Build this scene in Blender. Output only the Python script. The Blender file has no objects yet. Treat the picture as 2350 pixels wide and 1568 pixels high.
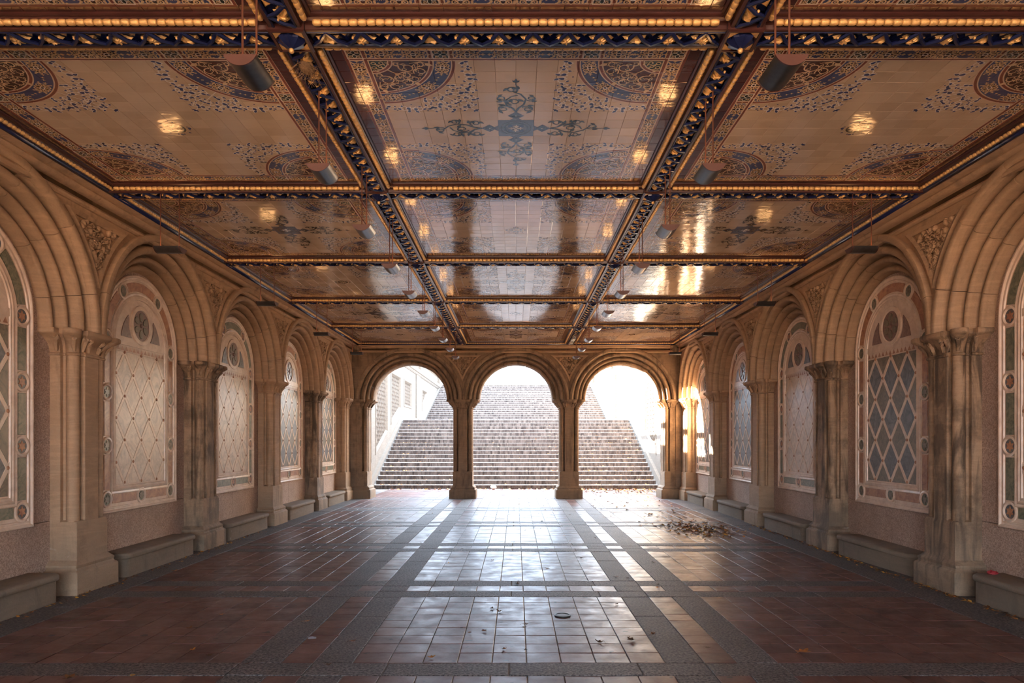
import bpy, math, random
from math import sin, cos, pi, hypot, radians as R
from mathutils import Vector, Matrix
sc = bpy.context.scene
COL = sc.collection
random.seed(7)

# ------------------------------------------------------------ camera, light, exposure
W_PX, H_PX, F_PX = 2350, 1568, 1580.0
EYE = 1.65
cam_data = bpy.data.cameras.new('camera')
cam = bpy.data.objects.new('camera', cam_data)
COL.objects.link(cam)
cam.location = (0, 0, EYE)
cam.rotation_euler = (R(90), 0, 0)
cam_data.sensor_width = 36
cam_data.lens = F_PX / W_PX * 36
cam_data.shift_x = -9 / W_PX
cam_data.shift_y = 229 / W_PX
cam_data.clip_start = 0.05
cam_data.clip_end = 300
sc.camera = cam

world = bpy.data.worlds.new('sky')
sc.world = world
world.use_nodes = True
bg = world.node_tree.nodes['Background']
bg.inputs[0].default_value = (0.67, 0.81, 1.0, 1)
bg.inputs[1].default_value = 6.0

sun_data = bpy.data.lights.new('sun', 'SUN')
sun_data.energy = 125
sun_data.color = (1.0, 0.90, 0.77)
sun_data.angle = R(0.6)
sun = bpy.data.objects.new('sun', sun_data)
COL.objects.link(sun)
sun.location = (-20, 40, 20)
sun.rotation_euler = Vector((1, -0.70, -0.41)).to_track_quat('-Z', 'Y').to_euler()

LAMP_EMIT = 6.0
sc.view_settings.view_transform = 'Standard'
sc.view_settings.look = 'None'
sc.view_settings.exposure = 1.48
sc.view_settings.gamma = 1
sc.view_settings.use_curve_mapping = False
cy = sc.cycles
cy.use_denoising = True
cy.caustics_reflective = False
cy.caustics_refractive = False
cy.max_bounces = 8
cy.diffuse_bounces = 5
cy.glossy_bounces = 4
cy.sample_clamp_indirect = 8
cy.blur_glossy = 0.5

# ------------------------------------------------------------ mesh builder
class MB:
    def __init__(s):
        s.v, s.f, s.m, s.uv = [], [], [], None
    def add(s, verts, faces, mi=0):
        b = len(s.v)
        s.v.extend(verts)
        s.f.extend([tuple(i + b for i in f) for f in faces])
        s.m.extend([mi] * len(faces))
    def box(s, x0, x1, y0, y1, z0, z1, mi=0):
        s.add([(x0,y0,z0),(x1,y0,z0),(x1,y1,z0),(x0,y1,z0),(x0,y0,z1),(x1,y0,z1),(x1,y1,z1),(x0,y1,z1)],
              [(0,3,2,1),(4,5,6,7),(0,1,5,4),(1,2,6,5),(2,3,7,6),(3,0,4,7)], mi)
    def bbox(s, x0, x1, y0, y1, z0, z1, b=.01, mi=0):
        """box with chamfered edges"""
        pts = {}
        vs = []
        for i, x in ((0, x0), (1, x1)):
            for j, y in ((0, y0), (1, y1)):
                for k, z in ((0, z0), (1, z1)):
                    sx, sy, sz = (b, -b)[i], (b, -b)[j], (b, -b)[k]
                    pts[i,j,k] = len(vs)
                    vs += [(x, y+sy, z+sz), (x+sx, y, z+sz), (x+sx, y+sy, z)]
        P = lambda i, j, k, a: pts[i,j,k] + a
        F = []
        for i in (0, 1):
            F.append([P(i,0,0,0),P(i,1,0,0),P(i,1,1,0),P(i,0,1,0)][::(-1 if i == 0 else 1)])
            F.append([P(0,i,0,1),P(1,i,0,1),P(1,i,1,1),P(0,i,1,1)][::(1 if i == 0 else -1)])
            F.append([P(0,0,i,2),P(1,0,i,2),P(1,1,i,2),P(0,1,i,2)][::(-1 if i == 0 else 1)])
        for a in (0, 1):
            for c in (0, 1):
                F.append([P(a,c,0,0),P(a,c,1,0),P(a,c,1,1),P(a,c,0,1)])
                F.append([P(a,0,c,0),P(a,1,c,0),P(a,1,c,2),P(a,0,c,2)])
                F.append([P(0,a,c,1),P(1,a,c,1),P(1,a,c,2),P(0,a,c,2)])
                for e in (0, 1):
                    F.append([P(a,c,e,0),P(a,c,e,1),P(a,c,e,2)])
        s.add(vs, F, mi)
    def prism(s, poly, y0, y1, b=0.0, mi=0):
        """polygon in the x,z plane, front at y0 (towards -y), optional chamfer"""
        n = len(poly)
        if b > 0:
            fr = inset(poly, b)
            vs = [(x, y0, z) for x, z in fr] + [(x, y0 + b * .8, z) for x, z in poly] + [(x, y1, z) for x, z in poly]
            F = [tuple(range(n))]
            for k in (0, 1):
                for i in range(n):
                    j = (i + 1) % n
                    F.append((k*n+i, (k+1)*n+i, (k+1)*n+j, k*n+j))
        else:
            vs = [(x, y0, z) for x, z in poly] + [(x, y1, z) for x, z in poly]
            F = [tuple(range(n)), tuple(range(2*n-1, n-1, -1))]
            for i in range(n):
                j = (i + 1) % n
                F.append((i, n+i, n+j, j))
        s.add(vs, F, mi)
    def loft(s, rings, closed=True, caps=True, mi=0):
        n = len(rings[0])
        vs = [p for r in rings for p in r]
        F = []
        for k in range(len(rings) - 1):
            for i in range(n if closed else n - 1):
                j = (i + 1) % n
                F.append((k*n+i, k*n+j, (k+1)*n+j, (k+1)*n+i))
        if caps and closed:
            F.append(tuple(range(n-1, -1, -1)))
            F.append(tuple(range((len(rings)-1)*n, len(rings)*n)))
        s.add(vs, F, mi)
    def tube(s, pts, r, n=6, mi=0, caps=True):
        rings = []
        for i, p in enumerate(pts):
            p = Vector(p)
            a = Vector(pts[max(i-1, 0)]); c = Vector(pts[min(i+1, len(pts)-1)])
            d = (c - a).normalized()
            up = Vector((0,0,1)) if abs(d.z) < .9 else Vector((1,0,0))
            e1 = d.cross(up).normalized(); e2 = d.cross(e1)
            rr = r[i] if isinstance(r, (list, tuple)) else r
            rings.append([tuple(p + e1*rr*cos(2*pi*k/n) + e2*rr*sin(2*pi*k/n)) for k in range(n)])
        s.loft(rings, True, caps, mi)
    def lathe(s, prof, n=12, c=(0,0,0), mi=0):
        rings = [[(c[0]+r*cos(2*pi*k/n), c[1]+r*sin(2*pi*k/n), c[2]+z) for k in range(n)] for r, z in prof]
        s.loft(rings, True, True, mi)
    def ball(s, c, r, n=8, m=5, sc_=(1,1,1), mi=0):
        s.loft([[(c[0]+sc_[0]*r*sin(t)*cos(2*pi*k/n), c[1]+sc_[1]*r*sin(t)*sin(2*pi*k/n), c[2]-sc_[2]*r*cos(t)) for k in range(n)]
                for t in [pi*(i+.3)/(m-1+.6) for i in range(m)]], True, True, mi)
    def mesh(s, name, mats, smooth=False, angle=None, tint=None):
        me = bpy.data.meshes.new(name)
        me.from_pydata(s.v, [], s.f)
        for m in (mats if isinstance(mats, (list, tuple)) else [mats]):
            me.materials.append(m)
        if any(s.m):
            me.polygons.foreach_set('material_index', s.m)
        if smooth:
            me.polygons.foreach_set('use_smooth', [True] * len(s.f))
            if angle:
                me.set_sharp_from_angle(angle=R(angle))
        if tint is not None:
            at = me.attributes.new('tint', 'FLOAT', 'FACE')
            at.data.foreach_set('value', tint if isinstance(tint, list) else [tint] * len(s.f))
        if s.uv:
            ul = me.uv_layers.new(name='UVMap')
            flat = []
            for f in s.f:
                for i in f:
                    flat += list(s.uv(s.v[i]))
            ul.data.foreach_set('uv', flat)
        me.validate(clean_customdata=False)
        me.update()
        return me

def inset(poly, b):
    """inset a polygon (any winding) by b using offset lines"""
    n = len(poly)
    area = sum(poly[i][0]*poly[(i+1)%n][1] - poly[(i+1)%n][0]*poly[i][1] for i in range(n))
    sg = 1 if area > 0 else -1
    out = []
    for i in range(n):
        p0, p1, p2 = poly[i-1], poly[i], poly[(i+1)%n]
        def nrm(a, c):
            dx, dy = c[0]-a[0], c[1]-a[1]
            l = hypot(dx, dy) or 1e-9
            return (-dy/l*sg, dx/l*sg)
        n1, n2 = nrm(p0, p1), nrm(p1, p2)
        k = 1 + n1[0]*n2[0] + n1[1]*n2[1]
        k = max(k, .35)
        out.append((p1[0] + b*(n1[0]+n2[0])/k, p1[1] + b*(n1[1]+n2[1])/k))
    return out

def clip_poly(poly, a, bq, c):
    """keep a*x+b*z<=c"""
    out = []
    n = len(poly)
    for i in range(n):
        p, q = poly[i], poly[(i+1) % n]
        dp, dq = a*p[0]+bq*p[1]-c, a*q[0]+bq*q[1]-c
        if dp <= 1e-9: out.append(p)
        if (dp < -1e-9 and dq > 1e-9) or (dp > 1e-9 and dq < -1e-9):
            t = dp/(dp-dq)
            out.append((p[0]+t*(q[0]-p[0]), p[1]+t*(q[1]-p[1])))
    return out

def link(name, me, parent=None, loc=(0,0,0), rot=0.0, rot3=None):
    o = bpy.data.objects.new(name, me)
    COL.objects.link(o)
    o.location = loc
    o.rotation_euler = rot3 if rot3 else (0, 0, rot)
    if parent: o.parent = parent
    return o
def tag(o, label=None, cat=None, group=None, kind=None):
    if label: o['label'] = label
    if cat: o['category'] = cat
    if group: o['group'] = group
    if kind: o['kind'] = kind
    return o
def empty(name, loc=(0,0,0), rot=0.0, parent=None):
    return link(name, None, parent, loc, rot)

# ------------------------------------------------------------ materials
class NT:
    def __init__(s, name, rough=.7, metal=0.0, spec=.5):
        s.mat = bpy.data.materials.new(name)
        s.mat.use_nodes = True
        s.t = s.mat.node_tree
        s.p = s.t.nodes['Principled BSDF']
        s.p.inputs['Roughness'].default_value = rough
        s.p.inputs['Metallic'].default_value = metal
        s.p.inputs['Specular IOR Level'].default_value = spec
        s._pos = None
    def n(s, typ, **kw):
        nd = s.t.nodes.new('ShaderNode' + typ)
        for k, v in kw.items():
            setattr(nd, k, v)
        return nd
    def put(s, sock, v):
        if isinstance(v, bpy.types.NodeSocket): s.t.links.new(v, sock)
        elif isinstance(v, tuple) and len(v) == 3 and sock.type == 'RGBA': sock.default_value = (*v, 1)
        else: sock.default_value = v
    def pos(s):
        if not s._pos: s._pos = s.n('NewGeometry').outputs['Position']
        return s._pos
    def m(s, op, a, b=0.0, c=0.0, clamp=False):
        nd = s.n('Math', operation=op, use_clamp=clamp)
        for i, v in enumerate((a, b, c)): s.put(nd.inputs[i], v)
        return nd.outputs[0]
    def noise(s, scale, detail=4, rough=.55, vec=None, stretch=None, dist=0.0):
        v = vec or s.pos()
        if stretch:
            mp = s.n('Mapping'); s.put(mp.inputs[0], v); mp.inputs['Scale'].default_value = stretch; v = mp.outputs[0]
        nd = s.n('TexNoise'); s.put(nd.inputs['Vector'], v)
        nd.inputs['Scale'].default_value = scale; nd.inputs['Detail'].default_value = detail
        nd.inputs['Roughness'].default_value = rough; nd.inputs['Distortion'].default_value = dist
        return nd.outputs[0]
    def ramp(s, fac, lo, hi):
        nd = s.n('MapRange'); nd.clamp = True
        s.put(nd.inputs[0], fac); nd.inputs[1].default_value = lo; nd.inputs[2].default_value = hi
        return nd.outputs[0]
    def mix(s, fac, a, b, mode='MIX'):
        nd = s.n('Mix', data_type='RGBA', blend_type=mode)
        s.put(nd.inputs[0], fac); s.put(nd.inputs[6], a); s.put(nd.inputs[7], b)
        return nd.outputs[2]
    def color(s, c): s.put(s.p.inputs['Base Color'], c); return s
    def rough(s, v): s.put(s.p.inputs['Roughness'], v); return s
    def bump(s, h, strength=.4, dist=.01):
        nd = s.n('Bump'); s.put(nd.inputs['Height'], h)
        nd.inputs['Strength'].default_value = strength; nd.inputs['Distance'].default_value = dist
        s.t.links.new(nd.outputs[0], s.p.inputs['Normal']); return s

def flat(name, col, rough=.6, metal=0.0, var=.12, scale=9.0, spec=.5, bump=0.0):
    t = NT(name, rough, metal, spec)
    f = t.ramp(t.noise(scale), .3, .7)
    d = tuple(c*(1-var) for c in col); l = tuple(min(c*(1+var), 1) for c in col)
    t.color(t.mix(f, d, l))
    if bump: t.bump(t.noise(scale*6), bump, .01)
    return t.mat

def sandstone(name, base, dark, stain_amt, lo=.56):
    t = NT(name, .82, 0, .35)
    n1 = t.noise(1.7, 5, .6)
    streak = t.noise(5.0, 5, .6, stretch=(1.2, 1.2, .22), dist=.6)
    layer = t.noise(7.0, 3, .6, stretch=(.35, .35, 2.6), dist=1.2)
    c = t.mix(t.ramp(n1, .3, .72), tuple(x*.78 for x in base), base)
    c = t.mix(t.ramp(layer, .45, .75), c, tuple(min(x*1.16, 1) for x in base))
    c = t.mix(t.m('MULTIPLY', t.ramp(streak, lo, lo+.16), stain_amt), c, dark)
    blotch = t.noise(2.6, 6, .65)
    c = t.mix(t.m('MULTIPLY', t.ramp(blotch, lo, lo+.14), stain_amt*.7), c, dark)
    # greyer, weathered stone close to the ground with pale salt bloom
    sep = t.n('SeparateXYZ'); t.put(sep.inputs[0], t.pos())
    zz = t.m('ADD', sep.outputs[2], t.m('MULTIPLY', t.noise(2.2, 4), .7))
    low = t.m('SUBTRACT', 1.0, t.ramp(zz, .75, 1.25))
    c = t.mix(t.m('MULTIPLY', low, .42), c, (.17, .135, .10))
    salt = t.m('MULTIPLY', t.ramp(t.noise(3.3, 6, .7, dist=.8), .66, .70), low)
    c = t.mix(t.m('MULTIPLY', salt, .55), c, (.52, .48, .42))
    fine = t.noise(60, 3)
    c = t.mix(.25, c, t.mix(t.ramp(fine, .3, .7), tuple(x*.7 for x in base), base), 'MIX')
    t.color(c)
    h = t.m('ADD', t.m('MULTIPLY', t.noise(12, 6, .65), .7), t.m('MULTIPLY', fine, .25))
    t.bump(h, .55, .016)
    return t.mat

M = {}
M['stone'] = sandstone('sandstone', (.47, .305, .18), (.085, .058, .038), .55)
M['stone_dark'] = sandstone('stained sandstone', (.42, .275, .165), (.028, .024, .019), 1.0, .465)
M['stone_arch'] = sandstone('arch sandstone', (.45, .295, .175), (.15, .097, .06), .4)
M['stone_end'] = sandstone('shaded weathered end wall sandstone', (.31, .205, .122), (.07, .046, .03), .85, .50)  # base colour darkened to put the end arcade's shade in; stains are weathering
M['bench'] = sandstone('bench stone', (.27, .20, .135), (.08, .063, .046), .6)

def granite(name, a, b, rough=.75, sc1=75.0):
    t = NT(name, rough, 0, .4)
    n = t.noise(sc1, 3, .7)
    c = t.mix(t.ramp(n, .38, .62), a, b)
    c = t.mix(t.m('MULTIPLY', t.ramp(t.noise(2.2, 4), .4, .7), .35), c, a)
    t.color(c).bump(n, .25, .006)
    return t.mat
M['granite_wall'] = granite('pink granite wall', (.30, .20, .145), (.64, .47, .36), .7, 85)
M['granite_floor'] = granite('grey granite paving', (.022, .018, .017), (.205, .172, .158), .6, 48)
M['granite_edge'] = granite('pale granite moulding', (.36, .30, .26), (.62, .52, .45), .6, 95)

def marble(name, a, b, c3, scale=5.0, rough=.26):
    t = NT(name, rough, 0, .5)
    n = t.noise(scale, 6, .65, dist=2.2)
    c = t.mix(t.ramp(n, .36, .60), a, b)
    c = t.mix(t.m('MULTIPLY', t.ramp(t.noise(scale*1.7, 6, .7, dist=3.0), .60, .72), .55), c, c3)
    t.color(c)
    t.rough(t.m('ADD', rough, t.m('MULTIPLY', t.noise(6, 4), .18)))
    t.bump(t.noise(25, 5), .12, .006)
    return t.mat
M['cream'] = marble('cream marble', (.66, .49, .355), (.80, .63, .48), (.52, .375, .265), 3.0, .26)
M['red_marble'] = marble('red brown marble', (.33, .135, .075), (.52, .26, .13), (.20, .07, .045), 6)
M['green_marble'] = marble('green marble', (.10, .11, .07), (.24, .23, .15), (.42, .38, .27), 9)
M['blue_marble'] = marble('blue grey marble', (.070, .073, .083), (.165, .162, .165), (.34, .30, .26), 6)
M['olive_marble'] = marble('olive brown marble', (.115, .09, .058), (.215, .17, .11), (.34, .27, .19), 7)
M['pale_worn'] = marble('worn limed marble', (.52, .43, .34), (.76, .62, .49), (.40, .33, .27), 4)
M['pale_worn_b'] = marble('worn limed brown marble', (.58, .46, .35), (.78, .63, .48), (.46, .36, .27), 5)
M['rose_dark'] = marble('dark rosette marble', (.15, .075, .055), (.26, .15, .11), (.33, .27, .2), 8)

def tile_floor():
    t = NT('glazed red floor tile', .3, 0, .24)
    at = t.n('Attribute', attribute_name='tint').outputs['Fac']
    n = t.noise(3.2, 6, .65)
    c = t.mix(at, (.080, .034, .029), (.165, .074, .058))
    c = t.mix(t.m('MULTIPLY', t.ramp(n, .45, .75), .45), c, (.26, .165, .135))
    c = t.mix(t.m('MULTIPLY', t.ramp(t.noise(14, 5, .7), .57, .75), .5), c, (.10, .055, .045))
    spots = t.ramp(t.noise(9, 2, .4), .695, .72)
    c = t.mix(t.m('MULTIPLY', spots, .85), c, (.03, .024, .022))
    t.color(c)
    t.rough(t.m('ADD', .29, t.m('MULTIPLY', t.ramp(t.noise(5, 6, .7), .35, .75), .24)))
    t.bump(t.m('ADD', t.noise(7, 4), t.m('MULTIPLY', t.noise(45, 4, .7), .22)), .17, .012)
    return t.mat
M['floor_tile'] = tile_floor()
M['grout'] = flat('cement bed', (.17, .145, .125), .8, bump=.3)

def glaze_bump(t):
    a = t.noise(5.5, 3, .5, stretch=(1.0, 2.4, 1))
    b = t.noise(22, 2, .5, stretch=(1.0, 2.0, 1))
    t.bump(t.m('ADD', a, t.m('MULTIPLY', b, .14)), .16, .012)

def tile_ceiling(name):
    """Flat printed ground of the encaustic tiles: bands, rings and lines in panel coordinates (units: tiles)."""
    t = NT(name, .16, 0, .85)
    uv = t.n('UVMap', uv_map='UVMap').outputs[0]
    sep = t.n('SeparateXYZ'); t.put(sep.inputs[0], uv)
    at = t.n('Attribute', attribute_name='tint').outputs['Fac']
    dx = t.m('SUBTRACT', 8.0, t.m('ABSOLUTE', sep.outputs[0]))
    dy = t.m('SUBTRACT', 8.0, t.m('ABSOLUTE', sep.outputs[1]))
    mn = t.m('MINIMUM', dx, dy); mx = t.m('MAXIMUM', dx, dy)
    a = t.m('SUBTRACT', dx, 1.0); b = t.m('SUBTRACT', dy, 1.0)
    r = t.m('SQRT', t.m('ADD', t.m('MULTIPLY', a, a), t.m('MULTIPLY', b, b)))
    def inside(v, lo, hi): return t.m('MULTIPLY', t.m('GREATER_THAN', v, lo), t.m('LESS_THAN', v, hi))
    def lines(c, v, pos, mask=None):
        """red line between two pale ones, centred on pos"""
        w = inside(v, pos-.13, pos+.13); rd = inside(v, pos-.065, pos+.065)
        if mask is not None: w = t.m('MULTIPLY', w, mask); rd = t.m('MULTIPLY', rd, mask)
        return t.mix(rd, t.mix(w, c, PALE), RED)
    CREAM, CREAM2 = (.56, .42, .29), (.70, .54, .39)
    NAVY, NAVY2 = (.040, .054, .150), (.060, .078, .19)
    MAROON, MAROON2 = (.060, .020, .020), (.095, .034, .030)
    PALE, RED, GREEN = (.66, .48, .36), (.20, .062, .042), (.02, .05, .038)
    cream = t.mix(at, CREAM, CREAM2)
    cream = t.mix(t.m('MULTIPLY', t.ramp(t.noise(3.5, 5, .6), .52, .75), .45), cream, (.47, .345, .23))
    navy = t.mix(at, NAVY, NAVY2)
    mar = t.mix(at, MAROON, MAROON2)
    inner = t.m('GREATER_THAN', mn, 1.0)
    c = cream
    c = t.mix(t.m('MULTIPLY', inner, t.m('LESS_THAN', r, 4.0)), c, navy)
    c = t.mix(t.m('MULTIPLY', inner, t.m('LESS_THAN', r, 3.0)), c, mar)
    c = t.mix(t.m('MULTIPLY', inner, t.m('LESS_THAN', r, 1.0)), c, GREEN)
    for q in (1.06, 3.0, 4.06): c = lines(c, r, q, inner)
    c = t.mix(t.m('LESS_THAN', mn, 1.0), c, navy)
    sq = t.m('MULTIPLY', t.m('LESS_THAN', mn, 1.0), t.m('MAXIMUM', t.m('LESS_THAN', mx, 1.0), inside(mx, 4.0, 5.0)))
    c = t.mix(sq, c, (.030, .020, .016))
    band = t.m('LESS_THAN', mn, 1.06)
    for q in (.94, 4.0, 5.0): c = lines(c, mx, q, band)
    c = lines(c, mn, .94)
    c = lines(c, mn, .08)
    c = t.mix(t.m('LESS_THAN', mn, 0.0), c, mar)
    t.color(c)
    t.rough(t.m('ADD', .06, t.m('MULTIPLY', t.noise(6, 3), .08)))
    glaze_bump(t)
    return t.mat
M['ceiling_tile'] = tile_ceiling('encaustic ceiling tile')
def glazed(name, col, rough=.10):
    t = NT(name, rough, 0, .8)
    t.color(t.mix(t.ramp(t.noise(8), .3, .7), tuple(x*.85 for x in col), tuple(x*1.1 for x in col)))
    glaze_bump(t)
    return t.mat
M['p_cream'] = glazed('printed buff', (.70, .50, .31))
M['p_pale'] = glazed('printed pale lilac', (.86, .79, .74))
M['p_navy'] = glazed('printed navy', (.035, .05, .16))
M['p_ink'] = glazed('printed dark green black', (.025, .032, .032))
M['p_slate'] = glazed('printed slate blue', (.10, .11, .16))
M['p_maroon'] = glazed('printed maroon', (.05, .018, .016))
M['p_green'] = glazed('printed green', (.016, .034, .026))
M['ceiling_grout'] = flat('ceiling joint mortar', (.34, .22, .15), .7)

M['gold'] = flat('gilding', (.80, .50, .19), .38, .4, .2, 40, .5, .35)
M['navy'] = flat('navy enamel paint', (.010, .016, .066), .22, 0, .25, 12)
M['maroon'] = flat('maroon paint', (.058, .020, .017), .32, 0, .2, 10)
M['steel'] = flat('brushed steel', (.15, .145, .14), .3, .95, .1, 30)
M['brown_paint'] = flat('brown lamp paint', (.105, .045, .036), .45)
M['rod'] = flat('copper brown rod', (.17, .070, .045), .4, .4)
M['step'] = None
def step_mat():
    t = NT('weathered step stone', .8, 0, .3)
    n = t.noise(6, 6, .65, stretch=(1.6, 1.0, .35), dist=.4)
    c = t.mix(t.ramp(n, .38, .62), (.028, .021, .019), (.135, .112, .10))
    c = t.mix(t.m('MULTIPLY', t.ramp(t.noise(1.1, 4), .42, .62), .45), c, (.075, .058, .052))
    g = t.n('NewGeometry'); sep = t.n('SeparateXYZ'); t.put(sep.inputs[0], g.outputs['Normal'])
    c = t.mix(t.ramp(sep.outputs[2], .4, .8), c, (.33, .305, .29))  # upward faces lightened so the treads reflect brighter in the ceiling
    t.color(c).bump(t.noise(20, 6), .4, .01)
    return t.mat
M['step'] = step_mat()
M['wall_pale'] = sandstone('pale outer stone', (.165, .142, .116), (.10, .083, .07), .3)
M['lattice'] = flat('carved lattice stone', (.12, .094, .07), .8, bump=.3)
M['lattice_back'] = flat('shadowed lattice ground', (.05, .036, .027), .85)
M['leaf_a'] = flat('brown leaf', (.16, .062, .018), .6, 0, .4, 30)
M['leaf_b'] = flat('orange leaf', (.42, .155, .022), .55, 0, .35, 30)
M['leaf_c'] = flat('dark leaf', (.085, .042, .02), .65, 0, .4, 30)
M['leaf_d'] = flat('yellow leaf', (.55, .28, .045), .55, 0, .3, 30)
M['bark'] = flat('bark', (.12, .09, .065), .9)
M['plaster'] = flat('plain masonry', (.30, .215, .14), .85, bump=.2)
M['plaza'] = flat('sunlit brick plaza', (.50, .33, .23), .85)
M['straw'] = flat('dry straw', (.24, .15, .08), .8, 0, .35, 30)
M['white'] = flat('white paper', (.75, .75, .72), .7)
M['foil'] = flat('silver wrapper', (.45, .48, .55), .25, .7)
M['red'] = flat('red cloth', (.30, .015, .02), .6)
M['black_iron'] = flat('dark iron', (.035, .032, .03), .45, .6)
def emit_mat():
    m = bpy.data.materials.new('glowing lamp tube'); m.use_nodes = True
    p = m.node_tree.nodes['Principled BSDF']
    p.inputs['Base Color'].default_value = (1, .8, .5, 1)
    p.inputs['Emission Color'].default_value = (1.0, .50, .19, 1)
    p.inputs['Emission Strength'].default_value = LAMP_EMIT
    return m
M['glow'] = emit_mat()
# ------------------------------------------------------------ layout numbers
XW = 4.70            # face of the side walls
YB = 19.78           # face of the end wall
XB = 1.535           # long ceiling beams
BAY = [4.71 + 3*k for k in range(5)]      # cross beams and wall piers
CEN = [6.21 + 3*k for k in range(-1, 5)]  # bay centres, the first one only just in view
ZP, ZS = 4.475, 4.40
ZSPR = 2.85          # springing of the arches

def wall_frame(side):
    """returns (location function, rotation): local x along the wall, local y into the wall"""
    if side == 'left':  return (lambda c, z=0, v=0: (-XW - v, c, z)), R(90)
    if side == 'right': return (lambda c, z=0, v=0: (XW + v, c, z)), R(-90)
    return (lambda c, z=0, v=0: (c, YB + v, z)), 0.0

# ------------------------------------------------------------ floor
floor = empty('floor')
def floor_mesh():
    b = MB()
    b.box(-5.3, 5.3, -4.6, 23.75, -.30, -.006)
    return b
floor = link('floor', floor_mesh().mesh('floor', M['grout']))
tag(floor, kind='structure')

XC = -.05            # the paving pattern sits a little left of the axis
def paving():
    """yields ('tile'|'slab', x0,x1,y0,y1)"""
    cols = []
    t9 = 2*1.165/9
    for i in range(9): cols.append(('t', -1.165+i*t9, -1.165+(i+1)*t9))
    side = []
    side.append(('s', 1.165, 1.455)); side.append(('t', 1.455, 1.70)); side.append(('s', 1.70, 2.0))
    for i in range(9): side.append(('t', 2.0+i*.2545, 2.0+(i+1)*.2545))
    for k, x0, x1 in side:
        cols.append((k, x0, x1)); cols.append((k, -x1, -x0))
    rows = []
    ys = [BAY[0]-3] + BAY + [19.71, 22.71]
    for i, y in enumerate(ys):
        rows.append(('s', y-.415, y-.135)); rows.append(('t', y-.135, y+.135)); rows.append(('s', y+.135, y+.415))
        if i + 1 < len(ys):
            y0, y1 = y+.415, ys[i+1]-.415
            for j in range(9):
                rows.append(('t', y0+(y1-y0)*j/9, y0+(y1-y0)*(j+1)/9))
    rows.append(('t', 23.125, 23.42)); rows.append(('t', 23.42, 23.7))
    for rk, y0, y1 in rows:
        if y1 < 3.9: continue
        for ck, x0, x1 in cols:
            if rk == 't' and ck == 't': yield ('tile', x0+XC, x1+XC, y0, y1)
    # cross slabs: whole strips broken at the long slabs
    for rk, y0, y1 in rows:
        if rk == 's' and y1 > 3.9:
            for x0, x1 in ((-4.29,-3.15),(-3.15,-2.0),(-2.0,-1.455),(-1.455,-.9),(-.9,0.0),(0.0,.95),(.95,1.455),(1.455,2.0),(2.0,3.3),(3.3,4.29)):
                yield ('slab', x0+XC, x1+XC, y0, y1)
        elif rk == 't' and abs((y1-y0)-.27) < .001:
            for x0, x1 in ((-2.0,-1.70),(-1.455,-1.165),(1.165,1.455),(1.70,2.0)):
                if y1 > 3.9: yield ('slab', x0+XC, x1+XC, y0, y1)
    yy = [y for y in ys]
    for i in range(len(yy)-1):
        y0, y1 = yy[i]+.415, yy[i+1]-.415
        for x0, x1 in ((-2.0,-1.70),(-1.455,-1.165),(1.165,1.455),(1.70,2.0)):
            ym = y0 + (y1-y0)*(.62 if x0 < 0 else .63)
            for a, c in ((y0, ym), (ym, y1)):
                if c > 3.9: yield ('slab', x0+XC, x1+XC, a, c)
    yb = [2.2+1.55*i for i in range(14)]
    for i in range(13):
        yield ('edge', -4.95, -4.29+XC, yb[i], yb[i+1])
        yield ('edge', 4.29+XC, 4.95, yb[i]+.4, yb[i+1]+.4)

pieces = list(paving())
tiles = sorted([p for p in pieces if p[0] == 'tile'], key=lambda p: p[3])
rnd = random.Random(3)
def tile_box(b, x0, x1, y0, y1, gap, dz, bev):
    x0 += gap; x1 -= gap; y0 += gap; y1 -= gap
    n = len(b.f)
    vs = [(x0,y0,-.02),(x1,y0,-.02),(x1,y1,-.02),(x0,y1,-.02)]
    t = rnd.uniform(-1, 1)*.0012; t2 = rnd.uniform(-1, 1)*.0012
    zz = [dz-t-t2, dz+t-t2, dz+t+t2, dz-t+t2]
    vs += [(x, y, z-bev*.6) for (x, y), z in zip(((x0,y0),(x1,y0),(x1,y1),(x0,y1)), zz)]
    vs += [(x, y, z) for (x, y), z in zip(((x0+bev,y0+bev),(x1-bev,y0+bev),(x1-bev,y1-bev),(x0+bev,y1-bev)), zz)]
    F = [(8,9,10,11)]
    for k in (0, 4):
        for i in range(4):
            j = (i+1) % 4
            F.append((k+i, k+j, k+4+j, k+4+i))
    b.add(vs, F)
    return len(b.f) - n
far, far_t = MB(), []
for i, (_, x0, x1, y0, y1) in enumerate(tiles):
    tint = min(1, max(0, rnd.gauss(.5, .25)))
    dz = rnd.uniform(-.0015, .0015)
    if i < 300:
        b = MB(); tile_box(b, x0, x1, y0, y1, .003, dz, .003)
        link('paving_tile', b.mesh('paving_tile', M['floor_tile'], tint=tint), floor)
    else:
        n = tile_box(far, x0, x1, y0, y1, .003, dz, .003)
        far_t += [tint]*n
tag(link('far_paving_tiles', far.mesh('far_paving_tiles', M['floor_tile'], tint=far_t), floor), kind='stuff')
for p in pieces:
    if p[0] != 'tile':
        b = MB(); tile_box(b, *p[1:], .004, rnd.uniform(-.001, .003), .005)
        link('granite_slab' if p[0] == 'slab' else 'edge_slab', b.mesh('granite_slab', M['granite_floor']), floor)

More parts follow.
